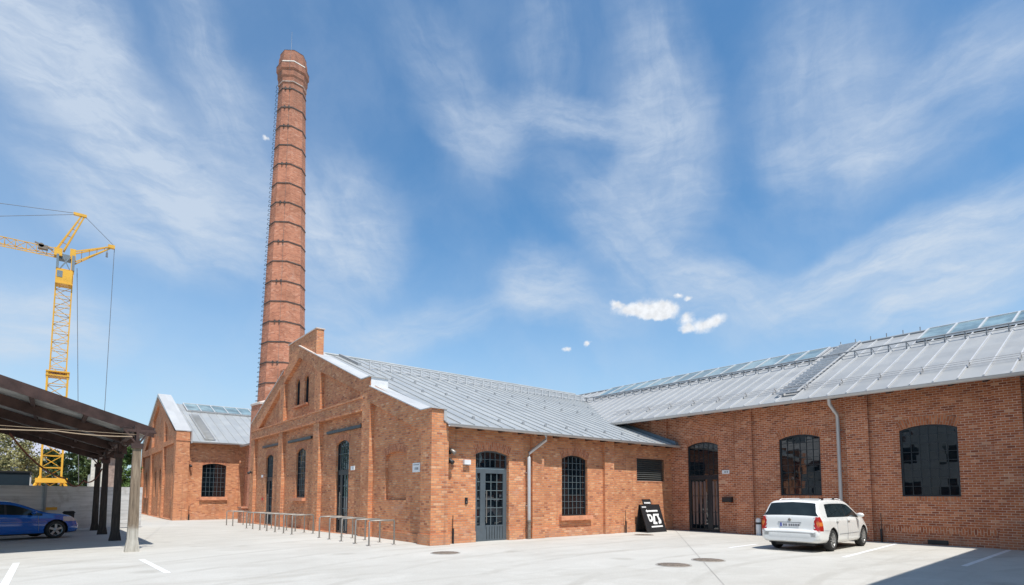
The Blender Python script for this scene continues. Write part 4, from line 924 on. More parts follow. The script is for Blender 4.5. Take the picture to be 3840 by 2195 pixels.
# ================================================================== A-FRAME BOARD
ab = empty('advertising_board', (20.3, 15.1, 0), label='black A-frame board with white lettering against the sunlit wall', cat='sign')
bx0, bx1, y0b, y1b, hb = 19.62, 20.98, 14.93, 15.32, 1.19
def bp_(u, v, off=0.):   # u across, v down
    return (bx0+(bx1-bx0)*u, y1b+(y0b-y1b)*v-off, hb*(1-v)+.0)
def bpanel(mb, poly, off, th=.004):
    a = [bp_(u, v, off) for u, v in poly]; b_ = [bp_(u, v, off+th) for u, v in poly]; mb.hexa(a, b_)
mb = MB(); bpanel(mb, [(0, 0), (1, 0), (1, 1), (0, 1)], 0, .03); mb.build('front_panel', BLACK, ab)
mb = MB(); bpanel(mb, [(.18, -.19), (.60, -.19), (.60, -.002), (.18, -.002)], 0, .03); mb.build('top_tab', BLACK, ab)
mb = MB(); mb.hexa([(bx0, 15.53, 0), (bx1, 15.53, 0), (bx1, 15.56, 0), (bx0, 15.56, 0)], [(bx0, y1b+.01, hb), (bx1, y1b+.01, hb), (bx1, y1b+.04, hb), (bx0, y1b+.04, hb)]); mb.build('rear_panel', BLACK, ab)
mb = MB(); of = .031
def pc(poly): bpanel(mb, poly, of)
pc([(.20, .235), (.27, .175), (.27, .21), (.81, .205), (.81, .265), (.27, .265), (.27, .30)])          # arrow
# leading round letter
pc([(.21, .355), (.28, .35), (.285, .62), (.25, .60)]); pc([(.28, .35), (.39, .36), (.39, .43), (.28, .42)]); pc([(.39, .36), (.46, .44), (.44, .56), (.37, .54)]); pc([(.285, .545), (.37, .54), (.44, .56), (.36, .625), (.285, .62)])
# tall bracket shaped letter
pc([(.53, .345), (.61, .345), (.52, .715), (.41, .70)]); pc([(.61, .345), (.83, .345), (.80, .415), (.595, .41)]); pc([(.525, .64), (.62, .63), (.62, .71), (.52, .715)])
# slanted leg with foot
pc([(.70, .41), (.77, .41), (.86, .60), (.74, .62)]); pc([(.70, .62), (.86, .595), (.83, .69), (.70, .71)])
pc([(.28, .775), (.86, .765), (.86, .815), (.28, .825)])
for i in range(4): pc([(.06+i*.055, .07), (.10+i*.055, .07), (.10+i*.055, .115), (.06+i*.055, .115)])
for i in range(5): pc([(.24+i*.065, -.085), (.29+i*.065, -.085), (.29+i*.065, -.03), (.24+i*.065, -.03)])
mb.build('lettering', PAPER, ab)

# ================================================================== CARS
def crom(pts, x):
    if x <= pts[0][0]: return pts[0][1]
    if x >= pts[-1][0]: return pts[-1][1]
    for i in range(len(pts)-1):
        if pts[i][0] <= x <= pts[i+1][0]:
            x0, y0 = pts[i]; x1, y1 = pts[i+1]
            m0 = (y1-pts[i-1][1])/(x1-pts[i-1][0]) if i > 0 else (y1-y0)/(x1-x0)
            m1 = (pts[i+2][1]-y0)/(pts[i+2][0]-x0) if i+2 < len(pts) else (y1-y0)/(x1-x0)
            s_ = (y1-y0)/(x1-x0)
            if s_ == 0: m0 = m1 = 0
            else:
                m0 = max(min(m0/s_, 3), 0)*s_; m1 = max(min(m1/s_, 3), 0)*s_
            h_ = x1-x0; t = (x-x0)/h_
            return (2*t**3-3*t*t+1)*y0+(t**3-2*t*t+t)*h_*m0+(-2*t**3+3*t*t)*y1+(t**3-t*t)*h_*m1
def inpoly(x, z, poly):
    c = False; n = len(poly)
    for i in range(n):
        x0, z0 = poly[i]; x1, z1 = poly[(i+1) % n]
        if (z0 > z) != (z1 > z) and x < (x1-x0)*(z-z0)/(z1-z0)+x0: c = not c
    return c
def car(label, spec, paint):
    L = spec['L']; root = empty('parked_car', (0, 0, 0), label=label, cat='car')
    xsn = []
    x = 0.
    while x < L: xsn.append(x); x += .009 if x < .5 or x > L-.35 else .022
    xsn.append(L)
    T, Wp, Bt, Bz = spec['top'], spec['width'], spec['bottom'], spec['belt']; k_ = spec.get('tumble', .30)
    def section(x):
        t = crom(T, x); w_ = crom(Wp, x); b_ = crom(Bt, x); bz = min(crom(Bz, x), t-.04)
        g_ = max(t-bz, .04); wr = w_-.035-k_*max(g_-.06, 0)
        ctl = [(0, b_), (w_*.6, b_), (w_-.10, b_+.01), (w_-.02, b_+.09), (w_, b_+.25), (w_+.004, (b_+bz)/2+.06), (w_-.008, bz-.08), (w_-.035, bz)]
        rr = min(.10, g_*.5)
        ctl += [(w_-.035-(w_-.035-wr)*.5, bz+(g_-rr)*.5), (wr, t-rr), (wr-rr*.35, t-rr*.38), (wr-rr*1.1, t-rr*.06), (wr*.55, t+.012), (0, t+.03 if g_ > .25 else t+.02)]
        # resample
        out_ = []
        for i in range(len(ctl)-1):
            p0, p1 = ctl[i], ctl[i+1]; n = (2, 2, 2, 3, 8, 10, 5, 10, 10, 3, 3, 4, 5)[i]
            a = ctl[max(i-1, 0)]; d_ = ctl[min(i+2, len(ctl)-1)]
            for j in range(n):
                s_ = j/n
                q = []
                for c_ in (0, 1):
                    q.append(.5*((2*p0[c_])+(-a[c_]+p1[c_])*s_+(2*a[c_]-5*p0[c_]+4*p1[c_]-d_[c_])*s_*s_+(-a[c_]+3*p0[c_]-3*p1[c_]+d_[c_])*s_**3) if i not in (0, 6, 7, 8) else p0[c_]+(p1[c_]-p0[c_])*s_)
                out_.append(q)
        out_.append(list(ctl[-1])); return out_
    rows = []
    for x in xsn:
        s_ = section(x); rows.append([Vector((x-spec['ax'], -p[0], p[1])) for p in s_]+[Vector((x-spec['ax'], p[0], p[1])) for p in reversed(s_[:-1])])
    np_ = len(rows[0]); bm = bmesh.new(); vv = [[bm.verts.new(p) for p in r_] for r_ in rows]
    mats = [paint, GLC, TAILR, TAILO, BLACK, LAMP]
    kinds = {0: [], 1: [], 2: [], 3: [], 4: [], 5: []}
    R_ = spec['wr']
    for i in range(len(rows)-1):
        for j in range(np_-1):
            q = [vv[i][j], vv[i][j+1], vv[i+1][j+1], vv[i+1][j]]; c = sum((v.co for v in q), Vector())/4
            n = (q[1].co-q[0].co).cross(q[3].co-q[0].co); 
            if n.length < 1e-9: continue
            n.normalize(); X = c.x+spec['ax']; ay = abs(c.y)
            skip = False
            for wx in (spec['ax'], spec['ax']+spec['wb']):
                if (X-wx)**2+(c.z-R_)**2 < (R_+.055)**2 and ay > spec['hw']-.30: skip = True
            if skip: continue
            kd = 0; jj = min(j, np_-2-j); zr_ = (c.z-spec['gz'][0])/(spec['gz'][1]-spec['gz'][0])
            if 33 <= jj <= 50 and spec['sx'][0]+spec['sx'][1]*max(zr_, 0) < X < spec['sx'][2] and crom(T, X)-c.z > .05:
                kd = 1
                for (pa, pb) in spec['pillars']:
                    if pa < X < pb: kd = 4
            elif jj >= 57 and spec['rwx'][0] < X < spec['rwx'][1]: kd = 1
            elif jj >= 57 and spec['wsx'][0] < X < spec['wsx'][1]: kd = 1
            elif spec['tail'](X, ay, c.z): kd = 3 if spec['amber'](X, ay, c.z) else 2
            elif spec['head'](X, ay, c.z): kd = 5
            elif spec['black'](X, ay, c.z): kd = 4
            kinds[kd].append([v.co.copy() for v in q])
    bm.free()
    def mk(name, kd, mat):
        if not kinds[kd]: return None
        bm = bmesh.new(); cache = {}
        def gv(co):
            key = (round(co.x, 5), round(co.y, 5), round(co.z, 5))
            if key not in cache: cache[key] = bm.verts.new(co)
            return cache[key]
        for q in kinds[kd]:
            vs = []
            for co in q:
                v = gv(co)
                if v not in vs: vs.append(v)
            if len(vs) > 2:
                try: f = bm.faces.new(vs); f.smooth = True
                except ValueError: pass
        bmesh.ops.recalc_face_normals(bm, faces=bm.faces)
        me = bpy.data.meshes.new(name); bm.to_mesh(me); bm.free(); me.materials.append(mat); me.uv_layers.new(name='UVMap')
        o = bpy.data.objects.new(name, me); col.objects.link(o); o.parent = root; return o
    body = mk('body', 0, paint)
    # close nose and tail
    mb = MB(); mb.face(rows[0]); mb.face(list(reversed(rows[-1]))); mb.build('end_panel', paint, root, local=True)
    # split windows into rear, front, sides
    allq = kinds[1]
    def split(pred, name):
        kinds[1] = [q for q in allq if pred(sum((v for v in q), Vector())/4)]
        mk(name, 1, GLC)
    split(lambda c: c.x+spec['ax'] < spec['split'][0] and abs(c.y) < spec['split'][2], 'rear_window')
    split(lambda c: c.x+spec['ax'] > spec['split'][1] and abs(c.y) < spec['split'][2], 'windscreen')
    mid = spec['pillars'][0][0]
    for sgn in (1, -1):
        split(lambda c: c.y*sgn > spec['split'][2] and c.x+spec['ax'] < mid, 'side_window'); split(lambda c: c.y*sgn > spec['split'][2] and c.x+spec['ax'] >= mid, 'side_window')
    allt = (kinds[2], kinds[3])
    for sgn in (1, -1):
        kinds[2] = [q for q in allt[0] if sgn*q[0].y > 0]; kinds[3] = [q for q in allt[1] if sgn*q[0].y > 0]
        tl = mk('tail_light', 2, TAILR); 
        am = mk('indicator', 3, TAILO)
        if am and tl: am.parent = tl
    allh = kinds[5]
    for sgn in (1, -1):
        kinds[5] = [q for q in allh if sgn*q[0].y > 0]; mk('headlight', 5, LAMP)
    mk('trim', 4, BLACK)
    # inner arches
    mb = MB()
    for wx in (0, spec['wb']):
        for s_ in (-1, 1):
            rr = [[(wx+math.cos(R(a))*(R_+.06), s_*(spec['hw']-.02), R_+math.sin(R(a))*(R_+.06)) for a in range(-20, 201, 10)], [(wx+math.cos(R(a))*(R_+.06), s_*(spec['hw']-.32), R_+math.sin(R(a))*(R_+.06)) for a in range(-20, 201, 10)]]
            mb.grid(rr); mb.face(rr[1])
    mb.box(-.6, spec['wb']+.4, -spec['hw']+.32, spec['hw']-.32, .16, .32)
    mb.build('underbody', BLACK, root, local=True)
    # wheels
    wt = spec['hw']
    for wx in (0, spec['wb']):
        for s_ in (-1, 1):
            mb = MB(); hw_ = .10
            prof = [(R_*.66, -hw_), (R_*.9, -hw_), (R_*.985, -hw_*.7), (R_, 0), (R_*.985, hw_*.7), (R_*.9, hw_), (R_*.66, hw_)]
            wy = s_*(wt-.115); mb.lathe((wx, wy, R_), prof, 32, 'y'); mb.lathe((wx, wy+s_*.02, R_), [(R_*.66, 0), (.01, 0)], 24, 'y')
            ty = mb.build('tyre', RUBBER, root, local=True)
            mb = MB(); mb.lathe((wx, wy, R_), [(R_*.68, s_*(hw_-.005)), (R_*.62, s_*(hw_-.01)), (R_*.60, s_*(hw_-.05))], 28, 'y')
            for k in range(spec['spokes']):
                a = 2*math.pi*k/spec['spokes']+.3; d_ = Vector((math.cos(a), 0, math.sin(a))); p = Vector((wx, wy+s_*(hw_-.025), R_))
                mb.bar(p+d_*.03, p+d_*R_*.63, spec['spw'], .025, up=(0, 1, 0))
            mb.lathe((wx, wy+s_*(hw_-.01), R_), [(.065, 0), (.055, s_*.012), (.001, s_*.015)], 14, 'y')
            rm = mb.build('rim', ALLOY, root, local=True); rm.parent = ty
    # mirrors
    for s_ in (-1, 1):
        mx = spec['mirror'][0]-spec['ax']; mz = spec['mirror'][1]
        bm = bmesh.new(); bmesh.ops.create_uvsphere(bm, u_segments=14, v_segments=9, radius=1)
        for v in bm.verts: v.co = Vector((v.co.x*.075, v.co.y*.11, v.co.z*.07))+Vector((mx, s_*(wt+.09), mz))
        for f in bm.faces: f.smooth = True
        me = bpy.data.meshes.new('mirror'); bm.to_mesh(me); bm.free(); me.materials.append(spec.get('mirmat', paint)); me.uv_layers.new(name='UVMap')
        o = bpy.data.objects.new('mirror', me); col.objects.link(o); o.parent = root; o['_o'] = (0, 0, 0)
        mb = MB(); mb.bar((mx+.02, s_*(wt-.06), mz-.04), (mx+.02, s_*(wt+.04), mz-.02), .04); mb.build('mirror_arm', BLACK, o, local=True)
    for s_ in (-1, 1):
        for hx in spec['handles']:
            mb = MB(); mb.bar((hx-.09-spec['ax'], s_*(wt+.012), spec['hz']), (hx+.09-spec['ax'], s_*(wt+.012), spec['hz']+.005), .03, .028); mb.build('door_handle', spec.get('hmat', paint), root, local=True)
    # door seams
    mb = MB()
    for s_ in (-1, 1):
        for (sa, za, sb, zb) in spec['seams']:
            def sy(X, z):
                sec = section(X); best = max(p[0] for p in sec if abs(p[1]-z) < .06) if any(abs(p[1]-z) < .06 for p in sec) else wt
                return best+.0015
            n = 8; pts = []
            for i in range(n+1):
                X = sa+(sb-sa)*i/n; z = za+(zb-za)*i/n; pts.append((X-spec['ax'], s_*sy(X, z), z))
            for p, q in zip(pts[:-1], pts[1:]): mb.bar(p, q, .008, .008)
    mb.build('panel_seam', GREYP, root, local=True)
    return root
AXW = .95
wagon = dict(L=4.41, ax=AXW, wb=2.6, hw=.855, wr=.315,
    top=[(0, .56), (.02, .60), (.05, .64), (.075, .92), (.10, 1.0), (.20, 1.17), (.33, 1.37), (.42, 1.425), (.60, 1.455), (1.3, 1.485), (2.1, 1.48), (2.55, 1.43), (2.9, 1.27), (3.25, 1.07), (3.4, .99), (3.8, .93), (4.15, .83), (4.32, .72), (4.41, .58)],
    width=[(0, .72), (.03, .775), (.10, .815), (.3, .842), (.8, .855), (3.3, .855), (3.9, .83), (4.2, .76), (4.35, .66), (4.41, .56)],
    bottom=[(0, .30), (.12, .26), (.6, .24), (1.3, .20), (3.2, .20), (3.9, .22), (4.41, .26)],
    belt=[(0, .52), (.06, .60), (.10, .94), (.6, .955), (1.5, .945), (3.0, .92), (3.5, .86), (4.41, .5)],
    side=[(.62, .985), (.70, 1.20), (.80, 1.325), (1.4, 1.375), (2.1, 1.37), (2.5, 1.31), (2.85, 1.16), (3.18, .975)],
    pillars=[(2.06, 2.12)], split=(.6, 2.5, .60),
    gz=(.96, 1.40), sx=(.62, .14, 3.20), rwx=(.112, .345), wsx=(2.6, 3.27),
    tail=lambda X, y, z: X < .26-.10*max(0, (z-.68))*2 and y > .665 and .60 < z < 1.0 and X > -.1 and X+(.0) > .045,
    amber=lambda X, y, z: .75 < z < .85 and y > .73, head=lambda X, y, z: X > 3.98 and y > .42 and .62 < z < .80,
    black=lambda X, y, z: False, mirror=(2.98, 1.0), handles=[1.25+.05, 2.25], hz=.86, spokes=9, spw=.03,
    seams=[(1.30, .40, 1.28, .92), (2.12, .30, 2.12, .92), (3.12, .32, 3.08, .92), (1.45, .48, 3.05, .48), (.30, .62, .62, .60)])
wc = car('white estate car parked with its rear towards the camera by the brown wall', wagon, CARW)
wc.location = (17.42, 7.58, 0); wc.rotation_euler = (0, 0, R(2.2))
x0c = -AXW
def cpart(name, mat, fn_, parent=None):
    mb = MB(); fn_(mb); o = mb.build(name, mat, wc, local=True)
    if parent: o.parent = parent
    return o
pl_ = cpart('number_plate', PAPER, lambda m_: m_.box(x0c+.045, x0c+.062, -.26, .26, .70, .815))
cpart('plate_band', PLBL, lambda m_: m_.box(x0c+.042, x0c+.0445, .215, .258, .703, .812), pl_)
def glyphs(m_):
    y = .18
    for wd in (.05, .05, 0, .045, .05, .045, .05, .05):
        if wd: m_.box(x0c+.042, x0c+.0445, y-wd, y, .725, .79)
        y -= wd+.014 if wd else .03
cpart('plate_characters', plain('plate_ink', (.22, .22, .23), .6), glyphs, pl_)
cpart('plate_recess', GREYP, lambda m_: (m_.box(x0c+.05, x0c+.075, -.32, .32, .82, .84)))
cpart('badge', INOX, lambda m_: m_.lathe((x0c+.066, 0, .905), [(.045, 0), (.04, -.012), (.02, -.012), (.001, -.006)], 14, 'x'))
cpart('bumper', CARW, lambda m_: [m_.grid([[Vector((x0c-.035*math.cos(R(a))+.03+(.0 if abs(y) < .6 else (abs(y)-.6)*.35), y, .46+.13*math.sin(R(a)))) for a in range(-90, 91, 15)] for y in [(-.80+i*.08) for i in range(21)]])])
cpart('roof_rail', WHITE, lambda m_: m_.tube([(x0c+.75, -.56, 1.455), (x0c+.95, -.565, 1.497), (x0c+2.2, -.565, 1.505), (x0c+2.45, -.56, 1.47)], .012, 6))
cpart('roof_rail', WHITE, lambda m_: m_.tube([(x0c+.75, .56, 1.455), (x0c+.95, .565, 1.497), (x0c+2.2, .565, 1.505), (x0c+2.45, .56, 1.47)], .012, 6))
cpart('roof_rail_foot', BLACK, lambda m_: (m_.box(x0c+.88, x0c+1.0, -.60, -.53, 1.45, 1.52), m_.box(x0c+1.75, x0c+1.87, -.60, -.53, 1.46, 1.525)))
cpart('rear_wiper', BLACK, lambda m_: (m_.bar((x0c+.115, 0, 1.0), (x0c+.15, -.35, 1.035), .014)))
cpart('window_sticker', PAPER, lambda m_: (m_.face([(x0c+.128, -.12, 1.035), (x0c+.128, -.38, 1.035), (x0c+.160, -.38, 1.09), (x0c+.160, -.12, 1.09)])))
cpart('model_badge', GREYP, lambda m_: (m_.box(x0c+.058, x0c+.066, -.62, -.40, .665, .685), m_.box(x0c+.058, x0c+.066, .48, .56, .68, .70)))
cpart('tailgate_seam', GREYP, lambda m_: (m_.bar((x0c+.045, -.63, .625), (x0c+.045, .63, .625), .008), m_.bar((x0c+.05, -.655, .64), (x0c+.088, -.655, .98), .008), m_.bar((x0c+.05, .655, .64), (x0c+.088, .655, .98), .008)))
hatch = dict(L=4.35, ax=.85, wb=2.64, hw=.905, wr=.325,
    top=[(0, .62), (.03, .70), (.10, .98), (.35, 1.18), (.6, 1.33), (1.0, 1.385), (1.7, 1.40), (2.2, 1.36), (2.6, 1.22), (3.0, 1.04), (3.25, .955), (3.7, .90), (4.0, .82), (4.22, .68), (4.31, .56), (4.35, .46)],
    width=[(0, .74), (.1, .82), (.4, .885), (.9, .905), (3.4, .905), (3.9, .87), (4.2, .76), (4.31, .62), (4.35, .48)],
    bottom=[(0, .32), (.4, .24), (.9, .20), (3.3, .17), (3.9, .18), (4.35, .22)],
    belt=[(0, .55), (.1, .92), (.8, .93), (2.0, .89), (3.0, .84), (3.4, .82), (4.35, .42)],
    side=[(.75, 1.0), (1.0, 1.20), (1.5, 1.30), (2.1, 1.28), (2.5, 1.16), (2.98, .90)],
    pillars=[(1.95, 2.02)], split=(.8, 2.4, .62),
    gz=(.93, 1.32), sx=(.72, .35, 3.05), rwx=(.14, .5), wsx=(2.38, 3.18),
    tail=lambda X, y, z: X < .28 and X > .03 and y > .64 and .74 < z < .95, amber=lambda X, y, z: False,
    head=lambda X, y, z: X > 3.72+.0*z and X < 4.2 and y > .52 and .62 < z < .80 and z > .62+(X-4.2)*.05,
    black=lambda X, y, z: (X > 4.2 and .30 < z < .50 and y < .5) or (z < .235), mirror=(2.75, .97), handles=[1.9], hz=.80, spokes=5, spw=.075,
    seams=[(1.60, .35, 1.70, .87), (2.95, .30, 2.92, .84), (1.3, .66, 3.2, .62)], mirmat=CARB)
bc = car('metallic blue hatchback with alloy wheels parked under the canopy', hatch, CARB)
hd = R(22); fw_ = Vector((math.cos(hd), math.sin(hd), 0)); fx = Vector((.12, 27.15, 0))+Vector((-math.sin(hd), math.cos(hd), 0))*.80-fw_*2.64
bc.location = (fx.x, fx.y, zg(fx.y)); bc.rotation_euler = (0, 0, hd)

# ================================================================== CRANE
cr_ = empty('tower_crane', (-.2, 55.7, 0), label='yellow lattice tower crane rising behind the canopy and fence', cat='crane')
def lattice(mb, p0, p1, hw_, seg, chord=.07, lace=.035, up=Vector((0, 1, 0)), tri=False):
    p0 = Vector(p0); p1 = Vector(p1); d = (p1-p0); L_ = d.length; d.normalize(); a = d.cross(up).normalized(); b_ = a.cross(d).normalized()
    cs = [(-1, -1), (1, -1), (1, 1), (-1, 1)] if not tri else [(-1, 0), (1, 0), (0, 1.5)]
    pt = lambda c, s_: p0+d*s_+a*c[0]*hw_+b_*c[1]*hw_
    for c in cs: mb.bar(pt(c, 0), pt(c, L_), chord)
    n = max(1, round(L_/seg))
    for i in range(n):
        s0 = L_*i/n; s1 = L_*(i+1)/n
        for k in range(len(cs)):
            c0, c1 = cs[k], cs[(k+1) % len(cs)]
            if i % 2: c0, c1 = c1, c0
            mb.bar(pt(c0, s0), pt(c1, s1), lace); mb.bar(pt(c0, s1), pt(c1, s1), lace)
mx = -.2
mb = MB(); lattice(mb, (mx, 55.7, 10.6), (mx, 55.7, 19.1), .50, .72, .085, .036); mb.build('upper_mast', YEL, cr_)
mb = MB(); lattice(mb, (mx, 55.7, .8), (mx, 55.7, 10.9), .62, .9, .12, .045)
for z in (10.6, 10.9, 9.0): mb.box(mx-.72, mx+.72, 55.7-.72, 55.7+.72, z, z+.10) if z > 9.5 else None
mb.build('lower_mast', YEL, cr_)
mb = MB(); mb.box(mx-1.6, mx+1.6, 54.2, 57.2, .5, .8); mb.box(mx-.9, mx+1.0, 54.9, 56.5, 2.4, 2.75)
for s_ in (-1, 1): mb.bar((mx+s_*1.5, 54.4, .8), (mx+s_*.6, 55.2, 2.9), .14); mb.bar((mx+s_*1.5, 57, .8), (mx+s_*.6, 56.2, 2.9), .14)
mb.build('base_frame', YEL, cr_)
mb = MB()
for sx_ in (-1, 1):
    for sy_ in (-1, 1):
        mb.box(mx+sx_*1.4-.15, mx+sx_*1.4+.15, 55.7+sy_*1.3-.15, 55.7+sy_*1.3+.15, -.3, .5)
mb.build('outrigger_foot', GREYC, cr_)
mb = MB(); mb.box(mx-.50, mx+.48, 54.95, 56.0, 17.95, 19.0); mb.box(mx-.54, mx+.52, 54.9, 56.05, 17.85, 17.95); cb = mb.build('operator_cab', YEL, cr_)
mb = MB(); mb.box(mx-.46, mx-.12, 54.93, 54.949, 18.35, 18.85); mb.build('cab_window', GREYC, cb)
mb = MB(); mb.box(mx-.55, mx-.40, 55.1, 56.2, 19.1, 20.2); mb.box(mx+.40, mx+.58, 55.1, 56.2, 19.1, 20.3); mb.bar((mx+.3, 55.2, 19.1), (mx-.2, 55.2, 20.2), .06); mb.box(mx-.4, mx+.4, 55.5, 56.2, 20.0, 20.4)
mb.bar((mx-.3, 55.2, 19.1), (mx+.3, 55.2, 20.2), .08); mb.build('slewing_unit', GREYC, cr_)
mb = MB(); mb.box(mx-.72, mx-.22, 55.3, 56.0, 20.15, 20.75); mb.box(mx+.25, mx+.62, 55.3, 56.0, 20.05, 20.9); mb.bar((mx+.4, 55.2, 19.0), (mx+.4, 55.2, 20.3), .10); mb.build('turret', YEL, cr_)
mb = MB(); lattice(mb, (mx-.55, 55.7, 20.42), (mx-30, 55.7, 20.5), .36, .62, .055, .032, tri=True, up=Vector((0, 1, 0))); mb.build('jib', YEL, cr_)
mb = MB(); mb.box(mx-1.7, mx-1.1, 55.5, 55.9, 20.5, 20.8); mb.tube([(mx-1.5, 55.5, 20.75), (mx-1.5, 55.9, 20.75)], .17, 12); mb.bar((mx-1.9, 55.7, 20.95), (mx-.8, 55.7, 20.6), .10); mb.build('winch', IRON, cr_)
mb = MB()
for yy in (55.5, 55.95):
    mb.bar((mx-.6, yy, 20.7), (.62, 55.7, 23.9), .09); mb.bar((mx-.15, yy, 20.7), (.80, 55.7, 23.9), .09)
for t in (.2, .4, .6, .8): mb.bar(Vector((mx-.6, 55.5, 20.7)).lerp(Vector((.62, 55.7, 23.9)), t), Vector((mx-.15, 55.95, 20.7)).lerp(Vector((.8, 55.7, 23.9)), t), .045)
mb.box(.1, .95, 55.6, 55.85, 23.85, 24.05); mb.build('head_mast', YEL, cr_)
mb = MB()
for yy in (55.4, 56.0):
    mb.bar((mx+.5, yy, 20.75), (2.7, 55.7, 21.95), .09); mb.bar((mx+.5, yy, 19.85), (2.7, 55.7, 21.85), .08)
for t in (.2, .4, .6, .8):
    a = Vector((mx+.5, 55.4, 20.75)).lerp(Vector((2.7, 55.7, 21.95)), t); b_ = Vector((mx+.5, 56.0, 19.85)).lerp(Vector((2.7, 55.7, 21.85)), t); mb.bar(a, b_, .04)
mb.box(2.45, 2.9, 55.55, 55.85, 21.78, 22.05); mb.build('counter_jib', YEL, cr_)
mb = MB()
for (p, q) in [((.85, 55.7, 23.9), (2.8, 55.7, 22.1)), ((.2, 55.7, 24.0), (-17, 55.7, 21.3)), ((.2, 55.6, 23.85), (-7.6, 55.6, 21.05)), ((2.88, 55.7, 21.8), (2.88, 55.7, .5)), ((.55, 55.9, 19.6), (1.6, 55.9, 1.0)), ((2.4, 55.6, 21.7), (2.4, 55.6, 21.2))]:
    mb.tube([p, q], .022, 5)
mb.box(2.33, 2.47, 55.5, 55.7, 20.95, 21.3); mb.build('wire_rope', ROPE, cr_)

# ================================================================== BACKGROUND BEHIND THE FENCE
mb = MB(); mb.box(-6.5, -.95, 37.0, 39.4, -.2, 2.62); ct = mb.build('site_container', DARKB, origin=(-3.5, 38, -.2)); tag(ct, 'dark teal container whose top shows above the fence at far left', 'container')
mb = MB(); mb.box(-6.55, -.91, 36.95, 39.45, 2.625, 2.70); mb.build('roof', BLACK, ct)
mb = MB(); mb.box(-.945, -.90, 37.05, 38.0, 1.8, 2.5); mb.build('end_panel', WHITE, ct)
mb = MB()
PW = plain('whitewashed_brick', (.62, .58, .50), .85, var=.15, scale=5); RBR = BRT
hs_ = empty('low_outbuilding', (2.6, 47.0, -.3), label='pale brick outbuilding seen between the canopy posts', cat='building')
mb = MB(); mb.box(1.85, 2.17, 46, 46.5, -.3, 4.0); mb.box(2.4, 2.75, 46.1, 46.6, -.3, 4.0); mb.box(1.85, 3.3, 47.6, 50, -.3, 2.9); mb.build('wall', PW, hs_)
mb = MB(); mb.box(2.77, 3.2, 46.15, 46.5, -.3, 4.0); mb.build('pier', plain('old_brown_render', (.30, .22, .18), .9, var=.3, scale=4), hs_)
mb = MB(); mb.hexa([(1.75, 45.9, 4.02), (3.4, 45.9, 4.02), (3.4, 50.2, 4.02), (1.75, 50.2, 4.02)], [(1.75, 45.9, 4.12), (3.4, 45.9, 4.12), (3.4, 50.2, 4.12), (1.75, 50.2, 4.12)]); mb.build('roof', SHEET, hs_)
hh = empty('grey_house', (-2.5, 70, -.3), label='pale grey house with dark roof far behind the fence', cat='building')
mb = MB(); mb.box(-9, 1.0, 70, 78, -.3, 4.6); mb.build('wall', plain('lilac_render', (.42, .42, .48), .8), hh)
mb = MB(); mb.hexa([(-9.4, 69.6, 4.6), (1.4, 69.6, 4.6), (1.4, 78.4, 4.6), (-9.4, 78.4, 4.6)], [(-8, 74, 7.2), (0, 74, 7.2), (0, 74.2, 7.2), (-8, 74.2, 7.2)]); mb.build('roof', plain('pale_slate', (.35, .35, .39), .7), hh)
for x in (-7.5, -5, -2.3, -.2):
    mb = MB(); mb.box(x-.5, x+.5, 69.96, 70.02, 1.6, 3.0); mb.build('window', GL, hh)
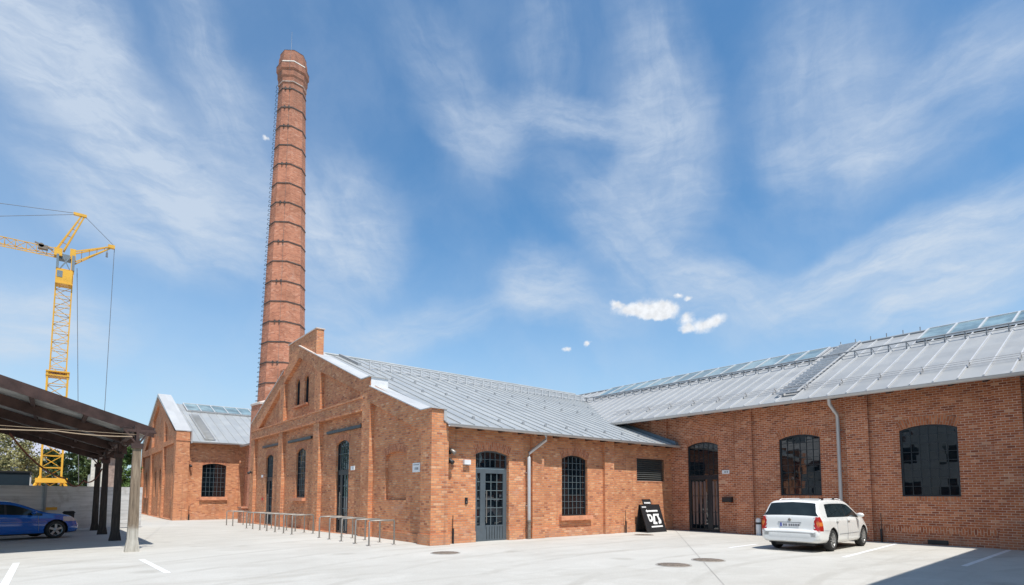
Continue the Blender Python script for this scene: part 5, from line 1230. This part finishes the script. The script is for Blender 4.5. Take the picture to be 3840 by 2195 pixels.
def tree(loc, h, rx, leaf, n, label, seed, sparse=1., trunk=.14):
    rnd = random.Random(seed); t = empty('tree', loc, label=label, cat='tree', group='trees beyond the fence')
    X, Y, Z = loc; mb = MB(); tops = []
    mb.tube([(X, Y, Z), (X+.05, Y, Z+h*.3), (X-.05, Y+.05, Z+h*.6), (X, Y, Z+h*.92)], [trunk, trunk*.8, trunk*.5, trunk*.15], 8)
    for i in range(13):
        zb = h*(.18+.055*i); a = i*2.4+rnd.random(); L_ = rx*(1.05-abs(i/13-.4)*.9)*rnd.uniform(.7, 1.1); p0 = Vector((X, Y, Z+zb)); p2 = p0+Vector((math.cos(a)*L_, math.sin(a)*L_, L_*rnd.uniform(.3, .75))); p1 = p0.lerp(p2, .5)+Vector((0, 0, -.08*L_))
        mb.tube([p0, p1, p2], [trunk*.35, trunk*.22, trunk*.07], 5); tops += [p1, p2, p1.lerp(p2, .5)]
        for k in range(3):
            q = p1.lerp(p2, rnd.random())+Vector((rnd.gauss(0, .35), rnd.gauss(0, .35), rnd.gauss(.15, .25)))*rx*.5; mb.tube([p1.lerp(p2, .4), q], [trunk*.1, trunk*.04], 4); tops.append(q)
    mb.build('trunk', BARK, t)
    tops.append(Vector((X, Y, Z+h*.9))); mb = MB()
    cl = []
    for p in tops:
        for k in range(3): cl.append((p+Vector((rnd.gauss(0, .22), rnd.gauss(0, .22), rnd.gauss(0, .2)))*rx*.6, rnd.uniform(.16, .42)*rx*.6))
    for i in range(n):
        c, r_ = rnd.choice(cl); v = Vector((rnd.gauss(0, 1), rnd.gauss(0, 1), rnd.gauss(0, .8)))*r_*.6*sparse; p = c+v
        s_ = rnd.uniform(.05, .13); a = Vector((rnd.gauss(0, 1), rnd.gauss(0, 1), rnd.gauss(0, 1))).normalized()*s_; b_ = a.cross(Vector((rnd.gauss(0, 1), rnd.gauss(0, 1), rnd.gauss(0, 1)))).normalized()*s_*.6
        mb.face([p-a, p-b_, p+a, p+b_])
    mb.build('crown', leaf, t)
tree((-2.8, 60, -.3), 7.6, 2.0, LEAF3, 6000, 'thin half bare brownish tree behind the dark container', 3, 1.3, .13)
tree((-1.75, 58, -.3), 5.6, 1.0, LEAF3, 3000, 'small pale bushy tree left of the crane mast', 4, 1.2, .10)
tree((1.75, 60, -.3), 6.0, 1.2, LEAF1, 9000, 'dark green bushy tree right of the crane mast', 5)
tree((2.7, 62, -.3), 6.6, 1.2, LEAF1, 8000, 'dark green tree behind the pale outbuilding', 6)
tree((-.2, 64, -.3), 6.0, 1.5, LEAF1, 9000, 'dark green tree directly behind the crane base', 9)
tree((4.55, 59, -.3), 7.6, 1.05, LEAF2, 9000, 'bright green tree beside the front wooden post', 7)
tree((5.2, 67, -.3), 8.4, 1.2, LEAF2, 7000, 'bright green tree next to the far brick gable', 8)
tree((-5.0, 62, -.3), 8.5, 2.4, LEAF2, 7000, 'green tree at the far left edge behind the container', 10)

# ================================================================== BUILDINGS ACROSS THE YARD (outside the frame: they cast the shade at lower right and show in the panes)
nb = empty('neighbour_building', (14, -5, 0), label='plain rendered building beside the yard casting the shade at lower right', cat='building')
mb = MB(); mb.hexa([(6.5, .0, -.1), (22.2, .93-.18, -.1), (22.2, -12, -.1), (6.5, -12, -.1)], [(6.5, .0, 8), (22.2, .93-.18, 8), (22.2, -12, 8), (6.5, -12, 8)]); mb.build('wall', plain('cream_render', (.55, .50, .42), .85), nb)
pb = empty('apartment_block', (-24, 22, 0), label='pale apartment block across the yard reflected in the hall windows', cat='building')
mb = MB(); mb.box(-30, -20, 4, 40, -.1, 11); mb.build('wall', plain('pale_render', (.42, .42, .40), .85), pb)
for i in range(9):
    for k in range(3):
        mb = MB(); mb.box(-20.02, -19.98, 6+i*3.8, 7.5+i*3.8, 1.4+k*3.3, 3.0+k*3.3); mb.build('window', GL, pb)
for o in list(bpy.data.objects):
    if '_o' in o: del o['_o']
